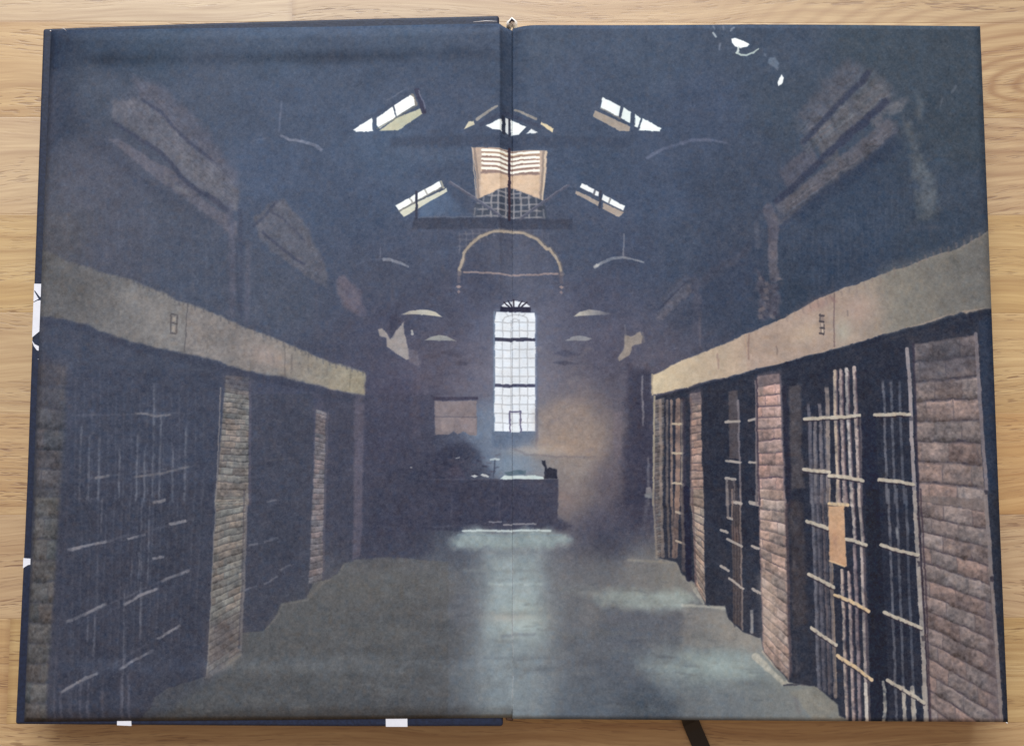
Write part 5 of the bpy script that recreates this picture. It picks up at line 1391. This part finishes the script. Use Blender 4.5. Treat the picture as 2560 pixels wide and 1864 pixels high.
xsL = list(np.linspace(XO, XH - 0.004, 56)) + list(np.linspace(XH - 0.004, XF, 26))[1:]
ts = list(np.linspace(0, 1, 150))
left_page = paper("pasted_endpaper", xsL, ts, left_pt, PRINT_LEFT)
left_page["label"] = "left endpaper pasted on the board, dark cells and roof printed on it"
xsR = list(np.linspace(XF, 0.014, 30)) + list(np.linspace(0.014, 0.1667, 56))[1:]
right_page = paper("free_endpaper", xsR, ts, right_pt, PRINT_RIGHT)
right_page["label"] = "right endpaper with the lit row of barred cells and brick pillars printed on it"


def slab(name, outline_top, outline_bot, left_x, right_x, ztop, thick, mat, n=40, bevel=0.0009):
    """board: top and bottom y given per x, following ztop(x, t)"""
    xs_ = np.linspace(0, 1, n)
    tt = np.linspace(0, 1, 13)
    v = []
    for layer in (0, 1):
        for t in tt:
            for s in xs_:
                x = lerp(left_x(t), right_x(t), s)
                y = lerp(outline_top(s), outline_bot(s), t)
                v.append((x, y, ztop(x, t) - layer * thick))
    m = len(tt)
    f = []
    N0 = n * m
    for j in range(m - 1):
        for i in range(n - 1):
            a = j * n + i
            f.append((a, a + n, a + n + 1, a + 1))
            f.append((N0 + a, N0 + a + 1, N0 + a + n + 1, N0 + a + n))
    for i in range(n - 1):
        f.append((i, i + 1, N0 + i + 1, N0 + i))
        a = (m - 1) * n + i
        f.append((a + 1, a, N0 + a, N0 + a + 1))
    for j in range(m - 1):
        a = j * n
        f.append((a + n, a, N0 + a, N0 + a + n))
        a = j * n + n - 1
        f.append((a, a + n, N0 + a + n, N0 + a))
    o = mesh_obj(name, v, f, mat, book, False)
    bv = o.modifiers.new("bevel", 'BEVEL')
    bv.width = bevel
    bv.segments = 3
    bv.limit_method = 'ANGLE'
    bv.angle_limit = math.radians(40)
    return o


def interp(s, pts):
    return float(np.interp(s, [p[0] for p in pts], [p[1] for p in pts]))


front = slab("front_board",
             lambda s: interp(s, [(0, 0.1211), (0.33, 0.1225), (0.66, 0.1236), (1, 0.1244)]),
             lambda s: interp(s, [(0, -0.1222), (0.66, -0.1226), (1, -0.1224)]),
             lambda t: interp(t, [(0, -0.1688), (0.33, -0.1685), (0.7, -0.1682), (1, -0.1689)]),
             lambda t: interp(t, [(0, -0.0049), (1, -0.0034)]),
             lambda x, t: board_z(x, t) - TURN - 0.0001, 0.0030, CLOTH)

# the white cover picture wraps over the board's edge in a few places
def inlay(name, polys, parent, mat, h=0.00012):
    v, f = [], []
    for P in polys:
        b0 = len(v)
        n = len(P)
        for (x, y) in P:
            t = (0.1215 - y) / 0.243
            v.append((x, y, board_z(x, t) - TURN - 0.0001 + h))
        for (x, y) in P:
            t = (0.1215 - y) / 0.243
            v.append((x, y, board_z(x, t) - TURN - 0.0005))
        f.append(tuple(range(b0, b0 + n)))
        for i in range(n):
            j = (i + 1) % n
            f.append((b0 + i, b0 + n + i, b0 + n + j, b0 + j))
    o = mesh_obj(name, v, f, mat, parent)
    return o


XE = -0.16815
for marks in (
    [(XE, 0.0286), (-0.1650, 0.0285), (-0.1650, 0.0236), (-0.16600, 0.0240), (-0.1679, 0.0263), (-0.16800, 0.0258), (-0.16635, 0.0232), (XE, 0.0222)],
    [(XE, 0.0219), (-0.1667, 0.0226), (-0.1650, 0.0228), (-0.1650, 0.0120), (-0.1657, 0.0117), (-0.1670, 0.0106), (XE, 0.0096)],
    [(XE, 0.0085), (-0.1672, 0.0073), (-0.1650, 0.0062), (-0.1650, 0.0048), (-0.1662, 0.0051), (-0.1674, 0.0066)],
    [(-0.1658, 0.0021), (-0.1655, 0.0023), (-0.1653, 0.0020), (-0.1656, 0.0017)],
    [(XE, -0.0665), (-0.1650, -0.0667), (-0.1650, -0.0686), (-0.1664, -0.0688), (-0.1674, -0.0694), (XE, -0.0700)],
    [(-0.1340, -0.1205), (-0.1292, -0.1203), (-0.1291, -0.1224), (-0.1340, -0.1222)],
    [(-0.0430, -0.1190), (-0.0357, -0.1190), (-0.0356, -0.1224), (-0.0429, -0.1224)],
):
    inlay("white_cover_print", [marks], front, WHITE_INK)

# back board, spine, text block
box("back_board", -0.0035, 0.1702, -0.1232, 0.1236, 0.0002, 0.0031, CLOTH, book, 0.0009)


def sheet_solid(name, xs_, ts_, zt, zb, ytop, ybot, mat):
    v = []
    for lay in (0, 1):
        for t in ts_:
            for x in xs_:
                v.append((x, lerp(ytop, ybot, t), zt(x, t) if lay == 0 else zb))
    n, m = len(xs_), len(ts_)
    N0 = n * m
    f = []
    for j in range(m - 1):
        for i in range(n - 1):
            a = j * n + i
            f.append((a, a + n, a + n + 1, a + 1))
            f.append((N0 + a, N0 + a + 1, N0 + a + n + 1, N0 + a + n))
    for i in range(n - 1):
        f.append((i, i + 1, N0 + i + 1, N0 + i))
        a = (m - 1) * n + i
        f.append((a + 1, a, N0 + a, N0 + a + 1))
    for j in range(m - 1):
        a = j * n
        f.append((a + n, a, N0 + a, N0 + a + n))
        a = j * n + n - 1
        f.append((a, a + n, N0 + a + n, N0 + a))
    return mesh_obj(name, v, f, mat, book)


block = sheet_solid("text_block", list(np.linspace(0.0006, 0.1662, 40)), list(np.linspace(0, 1, 20)),
                    lambda x, t: right_z(x, t) - 0.0005, 0.00325, 0.1201, -0.1190, PAPER_EDGE)


def strip(name, prof, y0, y1, thick, mat, parent):
    """profile curve in xz swept along y, with thickness"""
    n = len(prof)
    nor = []
    for i in range(n):
        a = prof[max(0, i - 1)]
        b = prof[min(n - 1, i + 1)]
        dx, dz = b[0] - a[0], b[1] - a[1]
        L = math.hypot(dx, dz)
        nor.append((-dz / L, dx / L))
    v = []
    for y in (y0, y1):
        for (x, z), (nx, nz) in zip(prof, nor):
            v.append((x, y, z))
        for (x, z), (nx, nz) in zip(prof, nor):
            v.append((x + nx * thick, y, z + nz * thick))
    f = []
    m = 2 * n
    for i in range(n - 1):
        f += [(i, i + 1, m + i + 1, m + i), (n + i + 1, n + i, m + n + i, m + n + i + 1), (i + 1, i, n + i, n + i + 1), (m + i, m + i + 1, m + n + i + 1, m + n + i)]
    f += [(0, m, m + n, n), (n - 1, 2 * n - 1, m + 2 * n - 1, m + n - 1)]
    return mesh_obj(name, v, f, mat, parent, False)


spine_prof = [(-0.0040 - 0.0075 * math.sin(math.pi * k / 14), 0.0026 + 0.0120 * k / 14) for k in range(15)]
strip("spine", spine_prof, -0.1215, 0.1225, 0.0012, CLOTH, book)


def tube(name, pts, r, mat, parent, seg=10, smooth=True):
    import mathutils
    v, f = [], []
    n = len(pts)
    for i in range(n):
        p = mathutils.Vector(pts[i])
        d = (mathutils.Vector(pts[min(n - 1, i + 1)]) - mathutils.Vector(pts[max(0, i - 1)])).normalized()
        up = mathutils.Vector((0, 0, 1)) if abs(d.z) < 0.9 else mathutils.Vector((1, 0, 0))
        a = d.cross(up).normalized()
        b = a.cross(d).normalized()
        rr = r[i] if isinstance(r, (list, tuple)) else r
        for k in range(seg):
            th = 2 * math.pi * k / seg
            v.append(p + a * rr * math.cos(th) + b * rr * math.sin(th))
    for i in range(n - 1):
        for k in range(seg):
            k2 = (k + 1) % seg
            f.append((i * seg + k, i * seg + k2, (i + 1) * seg + k2, (i + 1) * seg + k))
    f.append(tuple(range(seg))[::-1])
    f.append(tuple((n - 1) * seg + k for k in range(seg)))
    return mesh_obj(name, v, f, mat, parent, smooth)


# headbands: a rolled silk cord at each end of the spine
hb = tube("headband", [(-0.0015, 0.1226, 0.0125), (-0.0011, 0.1236, 0.0144), (-0.0003, 0.1240, 0.0154), (0.0005, 0.1235, 0.0148), (0.0010, 0.1222, 0.0130)],
          [0.0009, 0.0012, 0.0013, 0.0012, 0.0008], HEADBAND, book, 14)
hb["label"] = "white head band with a navy stitch"
tube("stitch", [(-0.0012, 0.12335, 0.01545), (-0.0003, 0.1239, 0.01668), (0.0005, 0.1235, 0.0160)], [0.0003, 0.0005, 0.0003], DARK_SILK, hb, 8)
hb2 = tube("headband", [(-0.0026, -0.1180, 0.0150), (-0.0016, -0.1198, 0.0166), (-0.0008, -0.1200, 0.0166), (0.0002, -0.1188, 0.0150)],
           [0.0006, 0.0010, 0.0010, 0.0006], BROWN_SILK, book, 12)
hb2["label"] = "dark brown tail band peeping out under the fold"

# frayed paper at the corners and along the joint
def fray(pts, r):
    return tube("frayed_paper", pts, r, PAPER_FIBRE, book, 6)


fray([(-0.1610, 0.1204, 0.0169), (-0.1600, 0.1200, 0.01695), (-0.1593, 0.1192, 0.0169)], [0.00005, 0.00009, 0.00004])
fray([(-0.1652, 0.1195, 0.0168), (-0.1649, 0.1193, 0.0170), (-0.1647, 0.1191, 0.0169)], [0.0001, 0.00024, 0.0001])
fray([(-0.0140, 0.1211, 0.0206), (-0.0095, 0.1214, 0.0208), (-0.0056, 0.1213, 0.0207)], [0.00006, 0.00016, 0.00008])
fray([(0.1659, -0.1207, 0.0184), (0.1664, -0.1211, 0.0184), (0.1668, -0.1212, 0.0183)], [0.0001, 0.00025, 0.0001])

# ribbon marker: leaves the block at the tail, drops over the board and trails across the table
rp = [(0.0560, -0.1080, 0.0048), (0.0600, -0.1170, 0.0046), (0.0613, -0.1205, 0.0044), (0.0622, -0.1232, 0.0039), (0.0628, -0.1248, 0.0024), (0.0634, -0.1264, 0.0008), (0.0645, -0.1290, 0.0004), (0.0668, -0.1344, 0.0004), (0.0710, -0.1440, 0.0004), (0.0760, -0.1550, 0.0005)]
v, f = [], []
for i, p in enumerate(rp):
    a = rp[max(0, i - 1)]
    b = rp[min(len(rp) - 1, i + 1)]
    dx, dy = b[0] - a[0], b[1] - a[1]
    L = math.hypot(dx, dy)
    nx, ny = -dy / L, dx / L
    w = 0.0030
    for sgn in (-1, 1):
        for dz in (0.0, 0.00035):
            v.append((p[0] + sgn * nx * w, p[1] + sgn * ny * w, p[2] + dz))
for i in range(len(rp) - 1):
    a, b = i * 4, i * 4 + 4
    f += [(a + 1, a + 3, b + 3, b + 1), (a, b, b + 2, a + 2), (a, a + 1, b + 1, b), (a + 2, b + 2, b + 3, a + 3)]
e = (len(rp) - 1) * 4
f += [(0, 2, 3, 1), (e, e + 1, e + 3, e + 2)]
mesh_obj("ribbon_marker", v, f, RIBBON, book)
